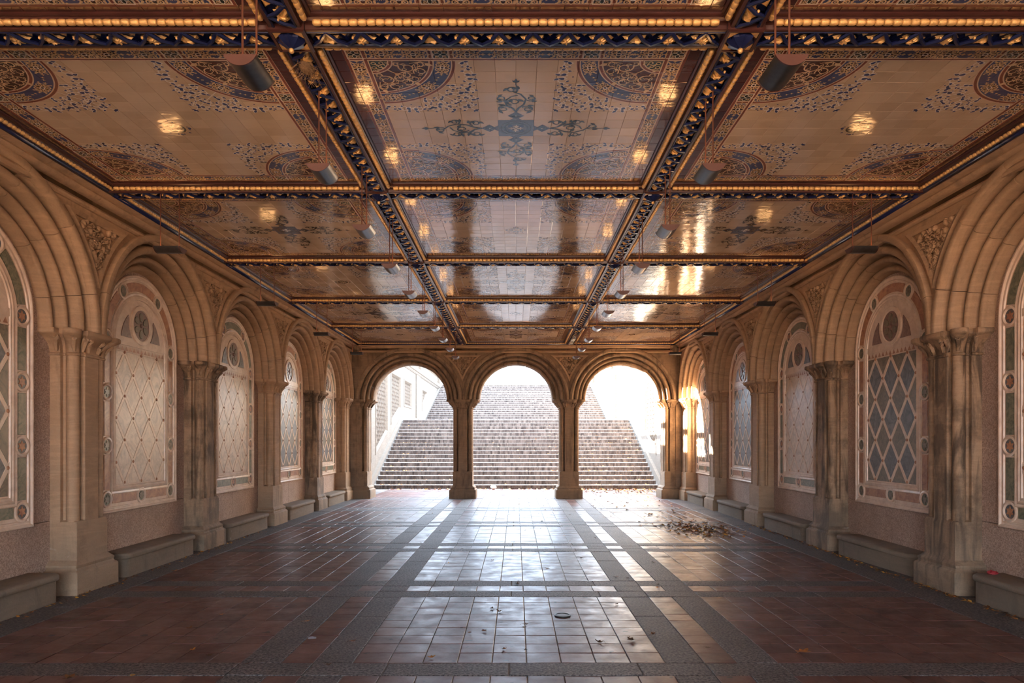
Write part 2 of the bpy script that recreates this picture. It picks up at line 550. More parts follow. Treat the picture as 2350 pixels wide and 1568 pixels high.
# ------------------------------------------------------------ walls: shared meshes
def spandrel_mesh(name, half, rad_x, v0, v1, ztop, mat):
    """wall face above the springing with the arch cut out"""
    b = MB()
    n = 32
    inn = [(rad_x*cos(pi*i/n), ZSPR+1.49*sin(pi*i/n)) for i in range(n+1)]
    out = []
    for i in range(n+1):
        t = pi*i/n
        c, s_ = cos(t), sin(t)
        k = min(half/abs(c) if abs(c) > 1e-6 else 1e9, (ztop-ZSPR)/s_ if s_ > 1e-6 else 1e9)
        out.append((c*k, ZSPR+s_*k))
    for a, c2 in ((v0, 0), (v1, 1)):
        vs = [(x, a, z) for x, z in inn] + [(x, a, z) for x, z in out]
        b.add(vs, [(i, n+1+i, n+2+i, i+1) if c2 == 0 else (i, i+1, n+2+i, n+1+i) for i in range(n)])
    # corners of the rectangle
    cx = [o for o in out]
    for sx in (1, -1):
        ks = [o for o in out if (o[0]*sx > 0)]
        side = max([o for o in ks if abs(abs(o[0])-half) < 1e-6], key=lambda o: o[1])
        top = max([o for o in ks if abs(o[1]-ztop) < 1e-6], key=lambda o: abs(o[0]))
        for a in (v0, v1):
            b.add([(side[0], a, side[1]), (sx*half, a, ztop), (top[0], a, ztop)], [(0,1,2) if sx*(1 if a == v0 else -1) > 0 else (0,2,1)])
    b.add([(x, v0, z) for x, z in inn] + [(x, v1, z) for x, z in inn], [(i, i+1, n+2+i, n+1+i) for i in range(n)])
    return b.mesh(name, mat)

def roll(c_r, c_v, rr, rv=None, n=9, a0=0, a1=-180):
    rv = rr if rv is None else rv
    return [(c_r+rr*cos(R(a0+(a1-a0)*k/n)), c_v+rv*sin(R(a0+(a1-a0)*k/n))) for k in range(n+1)]
ARCH_PROF = [(1.50,.02),(1.50,-.045),(1.492,-.06),(1.475,-.066),(1.435,-.066),(1.420,-.058),(1.412,-.04),(1.405,-.01),(1.392,.0),(1.388,.03),(1.386,.13),(1.362,.135)]
ARCH_PROF += [(1.358,.09),(1.352,.05)] + roll(1.303, .055, .047, .045)[1:] + [(1.254,.09),(1.252,.20),(1.230,.205)]
ARCH_PROF += [(1.228,.17),(1.222,.15)] + roll(1.186, .152, .035, .040)[1:] + [(1.148,.19),(1.146,.275),(1.126,.28)]
ARCH_PROF += [(1.124,.25),(1.118,.235)] + roll(1.080, .240, .036, .036)[1:] + [(1.040,.26),(1.03,.285),(1.03,.36)]
BACK_PROF = ARCH_PROF[:-1] + [(1.03,.60),(1.05,.66),(1.10,.70),(1.50,.70)]
SPLITS = [0, 17, 47, 75, 103, 132, 161, 180]
def voussoir_meshes(prof, kx, mat):
    out = []
    for k in range(len(SPLITS)-1):
        a0, a1 = R(SPLITS[k]) + (.0022 if k else 0), R(SPLITS[k+1]) - (.0022 if k < 6 else 0)
        n = max(2, int((SPLITS[k+1]-SPLITS[k])/4))
        b = MB()
        rv = random.Random(k*7+1)
        off = rv.uniform(-.004, .004)
        rings = []
        for i in range(n+1):
            t = a0+(a1-a0)*i/n
            rings.append([((r+off)*cos(t)*kx, v+off, ZSPR+(r+off)*sin(t)) for r, v in prof])
        b.loft(rings, closed=False, caps=False)
        m = len(prof)
        for ring, rev in ((rings[0], 1), (rings[-1], 0)):
            vs = list(ring) + [(ring[-1][0], ring[-1][1]+.03, ring[-1][2]), (ring[0][0], ring[-1][1]+.03, ring[0][2])]
            b.add(vs, [tuple(range(len(vs)))[::(-1 if rev else 1)]])
        out.append(b.mesh('voussoir', mat, smooth=True, angle=42))
    return out
VOUS_SIDE = voussoir_meshes(ARCH_PROF, 1.0, M['stone_arch'])
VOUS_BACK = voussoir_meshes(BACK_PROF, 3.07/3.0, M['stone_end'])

def pier_section(free):
    half = [(.280,.40),(.280,.235),(.272,.222),(.225,.222),(.215,.200)]
    for k in range(10):
        a = R(62 - k*30.5)
        half.append((.214+.062*cos(a), .120+.062*sin(a)))
    half += [(.165,.205),(.136,.205),(.130,.195),(.130,.062),(.118,.05)]
    if free:
        back = [(u, .70-v) for u, v in half[1:]][::-1]
        half = back + half[1:]
        return [(u, v) for u, v in half] + [(-u, v) for u, v in half[::-1]]
    return half + [(-u, v) for u, v in half[::-1]]

def make_pier_meshes(free, var):
    rv = random.Random(5 + var + 10*free)
    sec = pier_section(free)
    vc = .35 if free else .40
    def ring(z, su, sv=None):
        sv = 1+(su-1)*.45 if sv is None else sv
        return [(u*su, vc+(v-vc)*sv, z) for u, v in sec]
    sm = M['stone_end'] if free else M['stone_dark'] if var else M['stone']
    b = MB(); b.loft([ring(.76, 1.0), ring(1.9, 1.0), ring(2.585, 1.0)], True, False)
    shaft = b.mesh('shaft', sm, smooth=True, angle=35)
    b = MB()
    lev = [(2.578,1.0),(2.582,1.07),(2.595,1.10),(2.608,1.07),(2.614,1.02),(2.66,1.05),(2.71,1.15),(2.75,1.33),(2.775,1.52),(2.79,1.60),(2.795,1.66),(2.81,1.70),(2.838,1.70),(2.852,1.66)]
    b.loft([ring(z, s_) for z, s_ in lev], True, True)
    for sx in (-1, 1):                # worn carved leaves curling out under the abacus
        for (u, v) in ((.40,.20),(.36,.03),(.20,.0),(.12,-.01)) + (((.40,.52),(.2,.70)) if free else ()):
            s_ = rv.uniform(.8, 1.15)
            b.tube([(sx*u*.72, v+.05, 2.63), (sx*u*.82, v+.035, 2.70), (sx*u*.95, v, 2.755), (sx*(u*.98+.01), v-.012, 2.775), (sx*u*.97, v-.008, 2.75)],
                   [.018*s_,.028*s_,.030*s_,.024*s_,.012*s_], 6)
            b.ball((sx*u*.9, v+.01, 2.74), .026*s_, 6, 4)
    cap = b.mesh('capital', sm, smooth=True, angle=40)
    b = MB()
    def rect(z, hw, v0, j=0.0):
        v1 = (.70-v0) if free else .40
        c = .006
        return [(-hw+c,v0,z),(hw-c,v0,z),(hw,v0+c,z),(hw,v1-c,z),(hw-c,v1,z),(-hw+c,v1,z),(-hw,v1-c,z),(-hw,v0+c,z)]
    b.loft([rect(0,.385,-.03), rect(.05,.383,-.03), rect(.235,.383,-.03), rect(.25,.375,-.022), rect(.262,.355,-.005), rect(.285,.342,.004), rect(.296,.350,-.002),
            rect(.315,.350,-.002), rect(.328,.335,.008), rect(.345,.312,.022), rect(.362,.290,.032)], True, True)
    plinth = b.mesh('plinth', sm, smooth=True, angle=30)
    b = MB()
    b.loft([rect(.360,.285,.034), rect(.375,.280,.040), rect(.74,.280,.040), rect(.775,.272,.050), rect(.79,.25,.07)], True, True)
    for sx in (-1, 1):                # chamfer stops running up into the shaft
        for u0, u1 in ((.155,.185), (.235,.275)):
            b.add([(sx*u0,.042,.70),(sx*u1,.042,.70),(sx*(u0+u1)/2,.105,.84),(sx*u0,.12,.72),(sx*u1,.12,.72)],
                  [(0,1,2),(1,4,2),(3,0,2),(4,3,2)])
    block = b.mesh('block', sm, smooth=True, angle=30)
    return dict(plinth=plinth, block=block, shaft=shaft, capital=cap)
PIERS = {(f, v): make_pier_meshes(f, v) for f, v in ((0,0),(0,1),(1,0))}

def foliage_meshes():
    """carved triangle between two arches: raised border and leafy relief; local x=0 on the pier axis"""
    def hw(z, m): return 1.5 - math.sqrt(max(0, (1.5+m)**2 - (z-ZSPR)**2))
    ztop = 4.115
    def outline(m, top):
        z0 = ZSPR + math.sqrt(max(0, (1.5+m)**2-1.5**2)) + .20*0
        zs = [z0 + (top-z0)*i/12 for i in range(13)]
        rt = [(max(hw(z, m), .0005), z) for z in zs]
        return rt + [(-u, z) for u, z in rt[::-1]]
    o, i_ = outline(.085, ztop), outline(.135, ztop-.05)
    b = MB()
    b.loft([[(u, 0.005, z) for u, z in o], [(u, -.035, z) for u, z in o], [(u*.97, -.045, ZSPR+(z-ZSPR)*.997) for u, z in o], [(u, -.03, z) for u, z in i_], [(u, .004, z) for u, z in i_]], True, False)
    border = b.mesh('spandrel_border', M['stone'], smooth=True, angle=40)
    b = MB()
    rv = random.Random(11)
    for q in range(120):
        z = rv.uniform(3.55, 4.05); w = hw(z, .16)
        u = rv.uniform(-w, w)
        if w < .02: continue
        if rv.random() < .55:
            s_ = rv.uniform(.018, .036)
            b.ball((u, -.010, z), s_, 7, 4, (1.0, 1.1, rv.uniform(.8, 1.5)))
        else:
            a = rv.uniform(0, 2*pi); L = rv.uniform(.04, .08)
            b.tube([(u, 0, z), (u+L*.6*cos(a), -.035, z+L*.6*sin(a)), (u+L*cos(a+.5), -.03, z+L*sin(a+.5)), (u+L*.8*cos(a+1.1), -.012, z+L*.8*sin(a+1.1))], [.010,.015,.013,.006], 5)
    rel = b.mesh('carved_foliage', M['stone'], smooth=True)
    return border, rel
FOL_B, FOL_R = foliage_meshes()

def cornice_mesh(L):
    prof = [(.02,4.185),(-.022,4.19),(-.040,4.205),(-.045,4.225),(-.035,4.245),(-.012,4.262),(0,4.268),(0,4.315),(-.03,4.318),(-.06,4.325),(-.085,4.342),(-.095,4.362),(-.088,4.38),
            (-.11,4.385),(-.15,4.392),(-.172,4.405),(-.178,4.42),(-.178,4.455),(.02,4.46)]
    b = MB()
    b.loft([[(x, v, z) for v, z in prof] for x in (-L/2+.002, L/2-.002)], False, False)
    n = len(prof)
    for x, rv_ in ((-L/2+.002, 1), (L/2-.002, 0)):
        b.add([(x, v, z) for v, z in prof], [tuple(range(n))[::(-1 if rv_ else 1)]])
    return b.mesh('cornice_stone', M['stone'], smooth=True, angle=32)
CORN = cornice_mesh(1.5)
SPAN_SIDE = spandrel_mesh('spandrel', 1.5, 1.49, 0.0, .33, 4.46, M['stone'])
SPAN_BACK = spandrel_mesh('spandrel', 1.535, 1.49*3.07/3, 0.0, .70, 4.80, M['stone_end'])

# ------------------------------------------------------------ marble inlay panel, local y=0 on the niche wall, front towards -y
ZB0, HP = .79, .90
ZLUN = 2.92
def u_outline(h, n=24):
    zb = ZB0 + (HP - h)
    pts = [(-h, zb), (h, zb)] + [(h*cos(pi*i/n), ZLUN + h*sin(pi*i/n)) for i in range(n+1)]
    return pts
def u_frame(levels, close=True):
    b = MB()
    b.loft([[(u, y, z) for u, z in u_outline(h)] for h, y in levels], True, False)
    return b
def lozenge_polys():
    u0, z0, z1 = .585, 1.105, 2.795
    dz, du, w = .281, .195, .030
    out = []
    nl = hypot(dz, du)
    for row in range(0, 7):
        for k in range(-4, 5):
            if (row + k) % 2 == 0: continue     # nodes sit at even positions
            cu, cz = k*du, z0 + row*dz
            g = w*nl/dz*.9
            hu, hz = du - g*.95, dz - g*.95*dz/du
            p = [(cu-hu, cz), (cu, cz-hz), (cu+hu, cz), (cu, cz+hz)]
            for a_, b_, c_ in ((1,0,u0),(-1,0,u0),(0,1,z1),(0,-1,-z0)):
                p = clip_poly(p, a_, b_, c_)
            if len(p) >= 3:
                ar = abs(sum(p[i][0]*p[(i+1)%len(p)][1]-p[(i+1)%len(p)][0]*p[i][1] for i in range(len(p))))/2
                if ar > .003: out.append((p, row, k))
    return out
LOZ = lozenge_polys()
def circ(c, r, n, a0=0.0, a1=2*pi, close=False):
    return [(c[0]+r*cos(a0+(a1-a0)*i/(n if not close else n-1)), c[1]+r*sin(a0+(a1-a0)*i/(n if not close else n-1))) for i in range(n)]
def star(c, r, n=6, k=.5):
    return [(c[0]+(r if i % 2 == 0 else r*k)*cos(pi/2+pi*i/n), c[1]+(r if i % 2 == 0 else r*k)*sin(pi/2+pi*i/n)) for i in range(2*n)]
def annular(c, r0, r1, a0, a1, n=10):
    return circ(c, r1, n, a0, a1, True) + circ(c, r0, n, a1, a0, True)

PM = {}
def panel_meshes():
    P = {}
    b = MB()
    b.prism(u_outline(.895), -.012, .02)
    P['slab'] = b.mesh('ground_slab', M['cream'])
    b = u_frame([(.925,.0),(.925,-.03),(.918,-.038),(.905,-.038),(.895,-.03),(.89,-.022),(.878,-.02),(.868,-.026),(.858,-.024),(.852,-.012)])
    P['outer'] = b.mesh('outer_moulding', M['cream'], smooth=True, angle=35)
    b = u_frame([(.702,-.012),(.700,-.026),(.690,-.030),(.680,-.026),(.668,-.022),(.655,-.030),(.640,-.030),(.630,-.022),(.618,-.024),(.606,-.026),(.600,-.012)])
    P['inner'] = b.mesh('inner_moulding', M['cream'], smooth=True, angle=35)
    b = MB(); b.box(-.60, .60, -.022, 0, 2.885, 2.965)
    for i in range(13):
        u = -.54 + i*.09
        b.add([(u-.035,-.0225,2.812),(u+.035,-.0225,2.812),(u,-.0225,2.872)], [(0,1,2)], 1)
    b.box(-.60, .60, -.018, 0, 2.797, 2.808)
    P['dentil'] = b.mesh('triangle_band', [M['cream'], M['red_marble']])
    # lozenge bands
    b = MB()
    dz, du = .281, .195
    for s_ in (1, -1):
        for k in range(-9, 10):
            # band through node (k*du*2, z0)
            pts = []
            u_a = k*du*2
            p = [(u_a-.026, 1.105-.6), (u_a+.026, 1.105-.6), (u_a+.026+s_*du*8, 1.105-.6+dz*8), (u_a-.026+s_*du*8, 1.105-.6+dz*8)]
            sh = s_*du*(-.6/dz)
            p = [(x+sh, z) for x, z in p]
            for a_, b_, c_ in ((1,0,.60),(-1,0,.60),(0,1,2.80),(0,-1,-1.10)): p = clip_poly(p, a_, b_, c_)
            if len(p) >= 3:
                for kk, mi_ in ((0, 0),):
                    b.prism(p, -.0185 if s_ > 0 else -.0178, -.006)
    P['bands'] = b.mesh('lattice_bands', M['cream'])
    P['loz'] = []; P['worn'] = []
    for p, row, k in LOZ:
        b = MB(); b.prism(p, -.0155, -.006, .004)
        P['loz'].append(b.mesh('lozenge', M['blue_marble'] if row % 2 == 1 else M['olive_marble']))
        P['worn'].append(b.mesh('lozenge', M['pale_worn'] if row % 2 == 1 else M['pale_worn_b']))
    b = MB(); b.ball((0,-.016,0), .022, 8, 5, (1,.6,1)); P['stud'] = b.mesh('stud', M['red_marble'], smooth=True)
    for key, mm in (('red', M['red_marble']), ('green', M['green_marble'])):
        sl = []
        zs = [.935, 1.60, 2.255, 2.92]
        for sx in (-1, 1):
            for i in range(3):
                za, zb = zs[i]+.115, zs[i+1]-.115
                b = MB(); b.prism([(sx*.775-.058, za), (sx*.775+.058, za), (sx*.775+.058, zb), (sx*.775-.058, zb)], -.019, -.006, .004)
                sl.append(b.mesh('border_slab', mm))
            b = MB(); b.prism([(sx*.66, .877), (sx*.115, .877), (sx*.115, .993), (sx*.66, .993)][::sx], -.019, -.006, .004)
            sl.append(b.mesh('border_slab', mm))
            b = MB(); b.prism([(sx*p[0], p[1]) for p in annular((0, ZLUN), .717, .833, .15, R(57)-.15)], -.019, -.006, .004)
            sl.append(b.mesh('border_slab', mm))
        b = MB(); b.prism(annular((0, ZLUN), .717, .833, R(57)+.15, R(123)-.15, 14), -.019, -.006, .004)
        sl.append(b.mesh('border_slab', mm))
        P['slabs', key] = sl
        b = MB()
        b.loft([[(x, y, z) for x, z in circ((0,0), r, 20)] for r, y in ((.108,-.006),(.106,-.026),(.098,-.030),(.084,-.030),(.076,-.022),(.070,-.012))], True, False)
        b.add([(x, -.0145, z) for x, z in circ((0,0), .072, 20)], [tuple(range(20))], 1)
        P['roundel', key] = b.mesh('roundel', [M['cream'], M['green_marble'] if key == 'red' else M['blue_marble']], smooth=True, angle=40)
        b = MB(); b.prism(star((0,0), .060, 6, .55), -.020, -.012, .003)
        P['star', key] = b.mesh('inlaid_star', M['red_marble'] if key == 'green' else M['olive_marble'])
    P['spots'] = [(sx*.775, z) for sx in (-1, 1) for z in (.935, 1.60, 2.255, 2.92)] + [(0, .935)] + [(sx*.775*cos(R(57)), ZLUN+.775*sin(R(57))) for sx in (-1, 1)]
    # lunette: rosette in a ring with six petals, two corner triangles
    rc = (0, 3.19)
    b = MB()
    b.loft([[(x, y, z) for x, z in circ(rc, r, 32)] for r, y in ((.268,-.010),(.264,-.028),(.25,-.033),(.235,-.028),(.222,-.033),(.208,-.030),(.200,-.012))], True, False)
    P['ring'] = b.mesh('rosette_ring', M['cream'], smooth=True, angle=40)
    b = MB(); b.prism(circ(rc, .202, 32), -.0145, -.006); P['rground'] = b.mesh('rosette_ground', M['rose_dark'])
    P['petals'] = []
    for k in range(6):
        a = pi/2 + k*pi/3
        pts = []
        for i in range(14):
            t = 2*pi*i/14
            l, w_ = .062*cos(t)+.112, .046*sin(t)*(1+.25*cos(t))
            pts.append((rc[0]+l*cos(a)-w_*sin(a), rc[1]+l*sin(a)+w_*cos(a)))
        b = MB(); b.prism(pts, -.024, -.012, .006, 0)
        P['petals'].append(b.mesh('rosette_petal', M['olive_marble']))
    b = MB(); b.ball((0,-.018,3.19), .028, 10, 5, (1,.6,1)); P['eye'] = b.mesh('rosette_eye', M['rose_dark'], smooth=True)
    P['corner'] = {}
    for key, mm in (('red', M['rose_dark']), ('green', M['blue_marble'])):
        L = []
        for sx in (-1, 1):
            RR, rr = .475, .30
            pts = []
            ub = math.sqrt(rr*rr-(3.19-2.995)**2)
            pts.append((ub, 2.995)); pts.append((math.sqrt(RR*RR-(2.995-ZLUN)**2), 2.995))
            a0 = math.asin((2.995-ZLUN)/RR)
            aa = a0
            arc = []
            while aa < pi/2:
                x, z = RR*cos(aa), ZLUN+RR*sin(aa)
                if hypot(x-rc[0], z-rc[1]) < rr+.004: break
                arc.append((x, z)); aa += .06
            pts += arc[1:]
            e = arc[-1]
            t1 = math.atan2(e[1]-rc[1], e[0]); t0 = math.atan2(2.995-rc[1], ub)
            for i in range(1, 10):
                t = t1+(t0-t1)*i/10
                pts.append((rc[0]+rr*cos(t), rc[1]+rr*sin(t)))
            b = MB(); b.prism([(sx*x, z) for x, z in pts], -.020, -.006)
            L.append(b.mesh('corner_inlay', mm))
        P['corner'][key] = L
    return P
PM = panel_meshes()

def marble_panel(side, c, key, label, worn=False):
    loc, rot = wall_frame(side)
    root = empty('marble_panel', loc(c, 0, .328), rot)
    tag(root, label, 'wall panel', 'inlaid marble panels in the wall niches')
    for k in ('slab', 'outer', 'inner', 'dentil', 'bands'):
        link(PM[k].name.split('.')[0], PM[k], root)
    for me in PM['worn' if worn else 'loz']: link('lozenge', me, root)
    for row in range(0, 7):
        for k in (-2, 0, 2) if row % 2 == 0 else (-3, -1, 1, 3):
            link('stud', PM['stud'], root, (max(-.58, min(.58, k*.195)), 0, 1.105+row*.281 if row else 1.125))
    for me in PM['slabs', key]: link('border_slab', me, root)
    for u, z in PM['spots']:
        r_ = link('roundel', PM['roundel', key], root, (u, 0, z))
        link('inlaid_star', PM['star', key], r_)
    r_ = link('rosette', PM['ring'], root)
    link('rosette_ground', PM['rground'], r_); link('rosette_eye', PM['eye'], r_)
    for me in PM['petals']: link('petal', me, r_)
    for me in PM['corner'][key]: link('corner_inlay', me, root)
    return root

# ------------------------------------------------------------ side walls
ORD = ['nearest', 'second', 'third', 'fourth', 'farthest']
def side_wall(side):
    loc, rot = wall_frame(side)
    sg = 1 if side == 'left' else -1
    b = MB()
    L0, L1 = -4.6, 4.71
    # plain masonry where the photograph does not reach, and the body behind the niches
    xs = lambda a, c: (a, c) if sg > 0 else (-c, -a)
    x0, x1 = xs(L0, 4.30); b.box(x0, x1, 0, .6, 0, 4.5)
    x0, x1 = xs(4.30, 20.5); b.box(x0, x1, .46, .75, 0, 4.8)
    wall = link('wall_' + side, b.mesh('wall_' + side, M['plaster']), None, loc(0), rot)
    tag(wall, kind='structure')
    for k, c in enumerate(CEN[1:]):
        lx = sg*c
        link('spandrel', SPAN_SIDE, wall, (lx, 0, 0))
        ar = empty('arch', (lx, 0, 0), 0, wall)
        for me in VOUS_SIDE: link('voussoir', me, ar)
        # granite lining of the niche: two slabs under the panel, one round it
        for a_, c_ in ((-1.46, -.002), (.002, 1.46)):
            bb = MB(); bb.box(a_, c_, .33, .47, 0, .785)
            link('granite_slab', bb.mesh('granite_slab', M['granite_wall']), wall, (lx, 0, 0))
        bb = MB(); bb.box(-1.48, 1.48, .33, .47, .79, 4.3)
        link('granite_surround', bb.mesh('granite_surround', M['granite_wall']), wall, (lx, 0, 0))
    for y in BAY[1:]:
        link('spandrel_border', FOL_B, wall, (sg*y, 0, 0)); link('carved_foliage', FOL_R, wall, (sg*y, 0, 0))
    for i in range(11):
        link('cornice_stone', CORN, wall, (sg*(3.90+1.5*i), 0, 0))
    for k, y in enumerate(BAY[1:] + [19.47]):
        var = 1 if (side, k) in (('left', 1), ('right', 0), ('right', 1), ('left', 3)) else 0
        pm = PIERS[0, var]
        pr = empty('wall_pier', loc(y), rot)
        for nm in ('plinth', 'block', 'shaft', 'capital'): link(nm, pm[nm], pr)
        tag(pr, PIER_LABEL[side, k], 'pier', 'wall piers along the sides')
    return wall
PIER_LABEL = {
 ('left', 0): 'tall clean sandstone wall pier nearest on the left side',
 ('left', 1): 'black-streaked sandstone wall pier, second nearest on the left side',
 ('left', 2): 'sandstone wall pier on the left, third back from the front',
 ('left', 3): 'slim sandstone wall pier on the left, fourth back from the front',
 ('left', 4): 'sandstone wall pier in the far left corner beside the stair arches',
 ('right', 0): 'soot-blackened sandstone wall pier nearest on the right side',
 ('right', 1): 'stained sandstone wall pier, second nearest on the right, with white bloom on its block',
 ('right', 2): 'sandstone wall pier on the right, third back from the front',
 ('right', 3): 'sandstone wall pier on the right, fourth back from the front',
 ('right', 4): 'sunlit sandstone wall pier in the far right corner beside the stair arches'}
wall_l = side_wall('left')
wall_r = side_wall('right')
for side in ('left', 'right'):
    for k, c in enumerate(CEN[1:]):
        key = 'green' if k % 2 == 0 else 'red'
        extra = {0: 'cut off by the photo edge', 1: 'with large blue grey lozenges', 2: 'with worn pale lozenges', 3: 'between the third and fourth pier', 4: 'beside the end wall'}[k]
        if (side, k) == ('left', 1): extra = 'badly washed out in the middle'
        marble_panel(side, c, key, f'{key}-bordered arched marble inlay panel, {ORD[k]} in the {side} wall, {extra}',
                     (side, k) in (('left', 1), ('left', 2), ('right', 2)))

# benches
def bench_mesh(broken=0, L=1.78, split=False):
    rv = random.Random(broken)
    def plan(hl, v0, rr):
        pts = [(-hl, .33)]
        for i in range(6): a = R(180+90*i/5); pts.append((-hl+rr+rr*cos(a), v0+rr+rr*sin(a)))
        for i in range(6): a = R(270+90*i/5); pts.append((hl-rr+rr*cos(a), v0+rr+rr*sin(a)))
        pts.append((hl, .33))
        return pts
    h = L/2
    b = MB()
    b.loft([[(u, v, z) for u, v in plan(h, .012, .07)] for z in (0, .02, .222)], True, True)
    if broken:
        # the corner nearest the camera has lost a big flake of stone
        for i, (x, y, z) in enumerate(b.v):
            if x > h-.30: b.v[i] = (x-.07*(x-h+.30)/.30*(1 if z > .1 else .3), y+.10*(x-h+.3)/.3*(1 if y < .2 else 0)*(1.3 if z < .1 else 1), z)
    body = b.mesh('bench_body', M['bench'], smooth=True, angle=40)
    b = MB()
    tops = [(.220,.0,.010),(.224,-.012,.012),(.236,-.020,.02),(.262,-.022,.02),(.280,-.014,.02),(.289,.004,.02),(.292,.03,.0)]
    b.loft([[(u, v, z) for u, v in plan(h+.012-max(0, .0+v0*1.0+.0), v0, .09)] for z, v0, _ in tops], True, True)
    if broken:
        for i, (x, y, z) in enumerate(b.v):
            if x > h-.34 and y < .15: b.v[i] = (x-.10*(x-h+.34)/.34, y+.12*(x-h+.34)/.34, z-.02)
    top = b.mesh('seat_slab', M['bench'], smooth=True, angle=50)
    return body, top
BM = [bench_mesh(0), bench_mesh(1)]
BENCH_LABEL = {('left',0):'long stone bench nearest on the left, cut off by the photo edge', ('left',1):'left bench between first and second pier, flaked pale patch on its front',
 ('left',2):'stone bench on the left between the second and third pier', ('left',3):'stone bench on the left between the third and fourth pier', ('left',4):'small far stone bench on the left beside the last pier',
 ('right',0):'dark stone bench nearest on the right, with a red rag on it', ('right',1):'dark stone bench on the right with its near corner broken away',
 ('right',2):'stone bench on the right between the second and third pier', ('right',3):'stone bench on the right between the third and fourth pier', ('right',4):'far stone bench on the right below the sunlit panel'}
for side in ('left', 'right'):
    loc, rot = wall_frame(side)
    for k, c in enumerate(CEN[1:]):
        if k == 4: c -= .08
        body, top = BM[1 if (side, k) == ('right', 1) else 0]
        bn = link('stone_bench', None, None, loc(c, 0, -.004), rot)
        if k == 4: bn.scale = (.93, 1, 1)
        link('bench_body', body, bn); link('seat_slab', top, bn)
        tag(bn, BENCH_LABEL[side, k], 'bench', 'stone benches along the walls')

# ------------------------------------------------------------ end wall with three arches
b = MB()
b.box(-5.3, -4.60, 0.02, .70, 0, 4.8); b.box(4.60, 5.3, 0.02, .70, 0, 4.8)
b.box(-5.3, 5.3, .10, .70, 4.8, 5.6)
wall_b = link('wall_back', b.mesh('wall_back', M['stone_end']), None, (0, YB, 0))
tag(wall_b, kind='structure')
for cx in (-3.07, 0, 3.07):
    link('spandrel', SPAN_BACK, wall_b, (cx, 0, 0))
    ar = empty('arch', (cx, 0, 0), 0, wall_b)
    for me in VOUS_BACK: link('voussoir', me, ar)
for cx in (-XB, XB):
    link('spandrel_border', FOL_B, wall_b, (cx, 0, 0)); link('carved_foliage', FOL_R, wall_b, (cx, 0, 0))
for i in range(6):
    link('cornice_stone', CORN, wall_b, (-3.75+1.5*i, 0, 0))
for sx, nm in ((-1, 'left'), (1, 'right')):
    p = empty('stone_pillar', (sx*XB, YB, 0))
    for k in ('plinth', 'block', 'shaft', 'capital'): link(k, PIERS[1, 0][k], p)
    tag(p, f'free-standing sandstone pillar between the middle and {nm} stair arch', 'pillar', 'pillars of the end arcade')
    p = empty('stone_pillar', (sx*4.56, YB, 0))
    for k in ('plinth', 'block', 'shaft', 'capital'): link(k, PIERS[1, 0][k], p)
    tag(p, f'sandstone end pillar carrying the outer foot of the {nm} stair arch', 'pillar', 'pillars of the end arcade')

# unseen wall behind the camera, its distance and openings set for fill light
b = MB()
b.box(-5.3, -4.5, 0, .6, 0, 4.8); b.box(4.5, 5.3, 0, .6, 0, 4.8); b.box(-1.82, -1.25, 0, .6, 0, 4.8); b.box(1.25, 1.82, 0, .6, 0, 4.8); b.box(-4.5, 4.5, 0, .6, 3.4, 4.8)
wall_rear = tag(link('wall_rear', b.mesh('wall_rear', M['plaster']), None, (0, -4.6, 0)), kind='structure')

b = MB(); b.box(-40, 40, -90, -4.6, -.5, -.02)  # unseen brick ground, added and toned for warm bounce into the hall
tag(link('plaza_ground', b.mesh('plaza_ground', M['plaza'])), kind='structure')
# ------------------------------------------------------------ ceiling
b = MB()
b.box(-5.3, 5.3, -4.6, 20.6, ZP+.030, 4.95)
ceiling = tag(link('ceiling', b.mesh('ceiling', M['ceiling_grout'])), kind='structure')

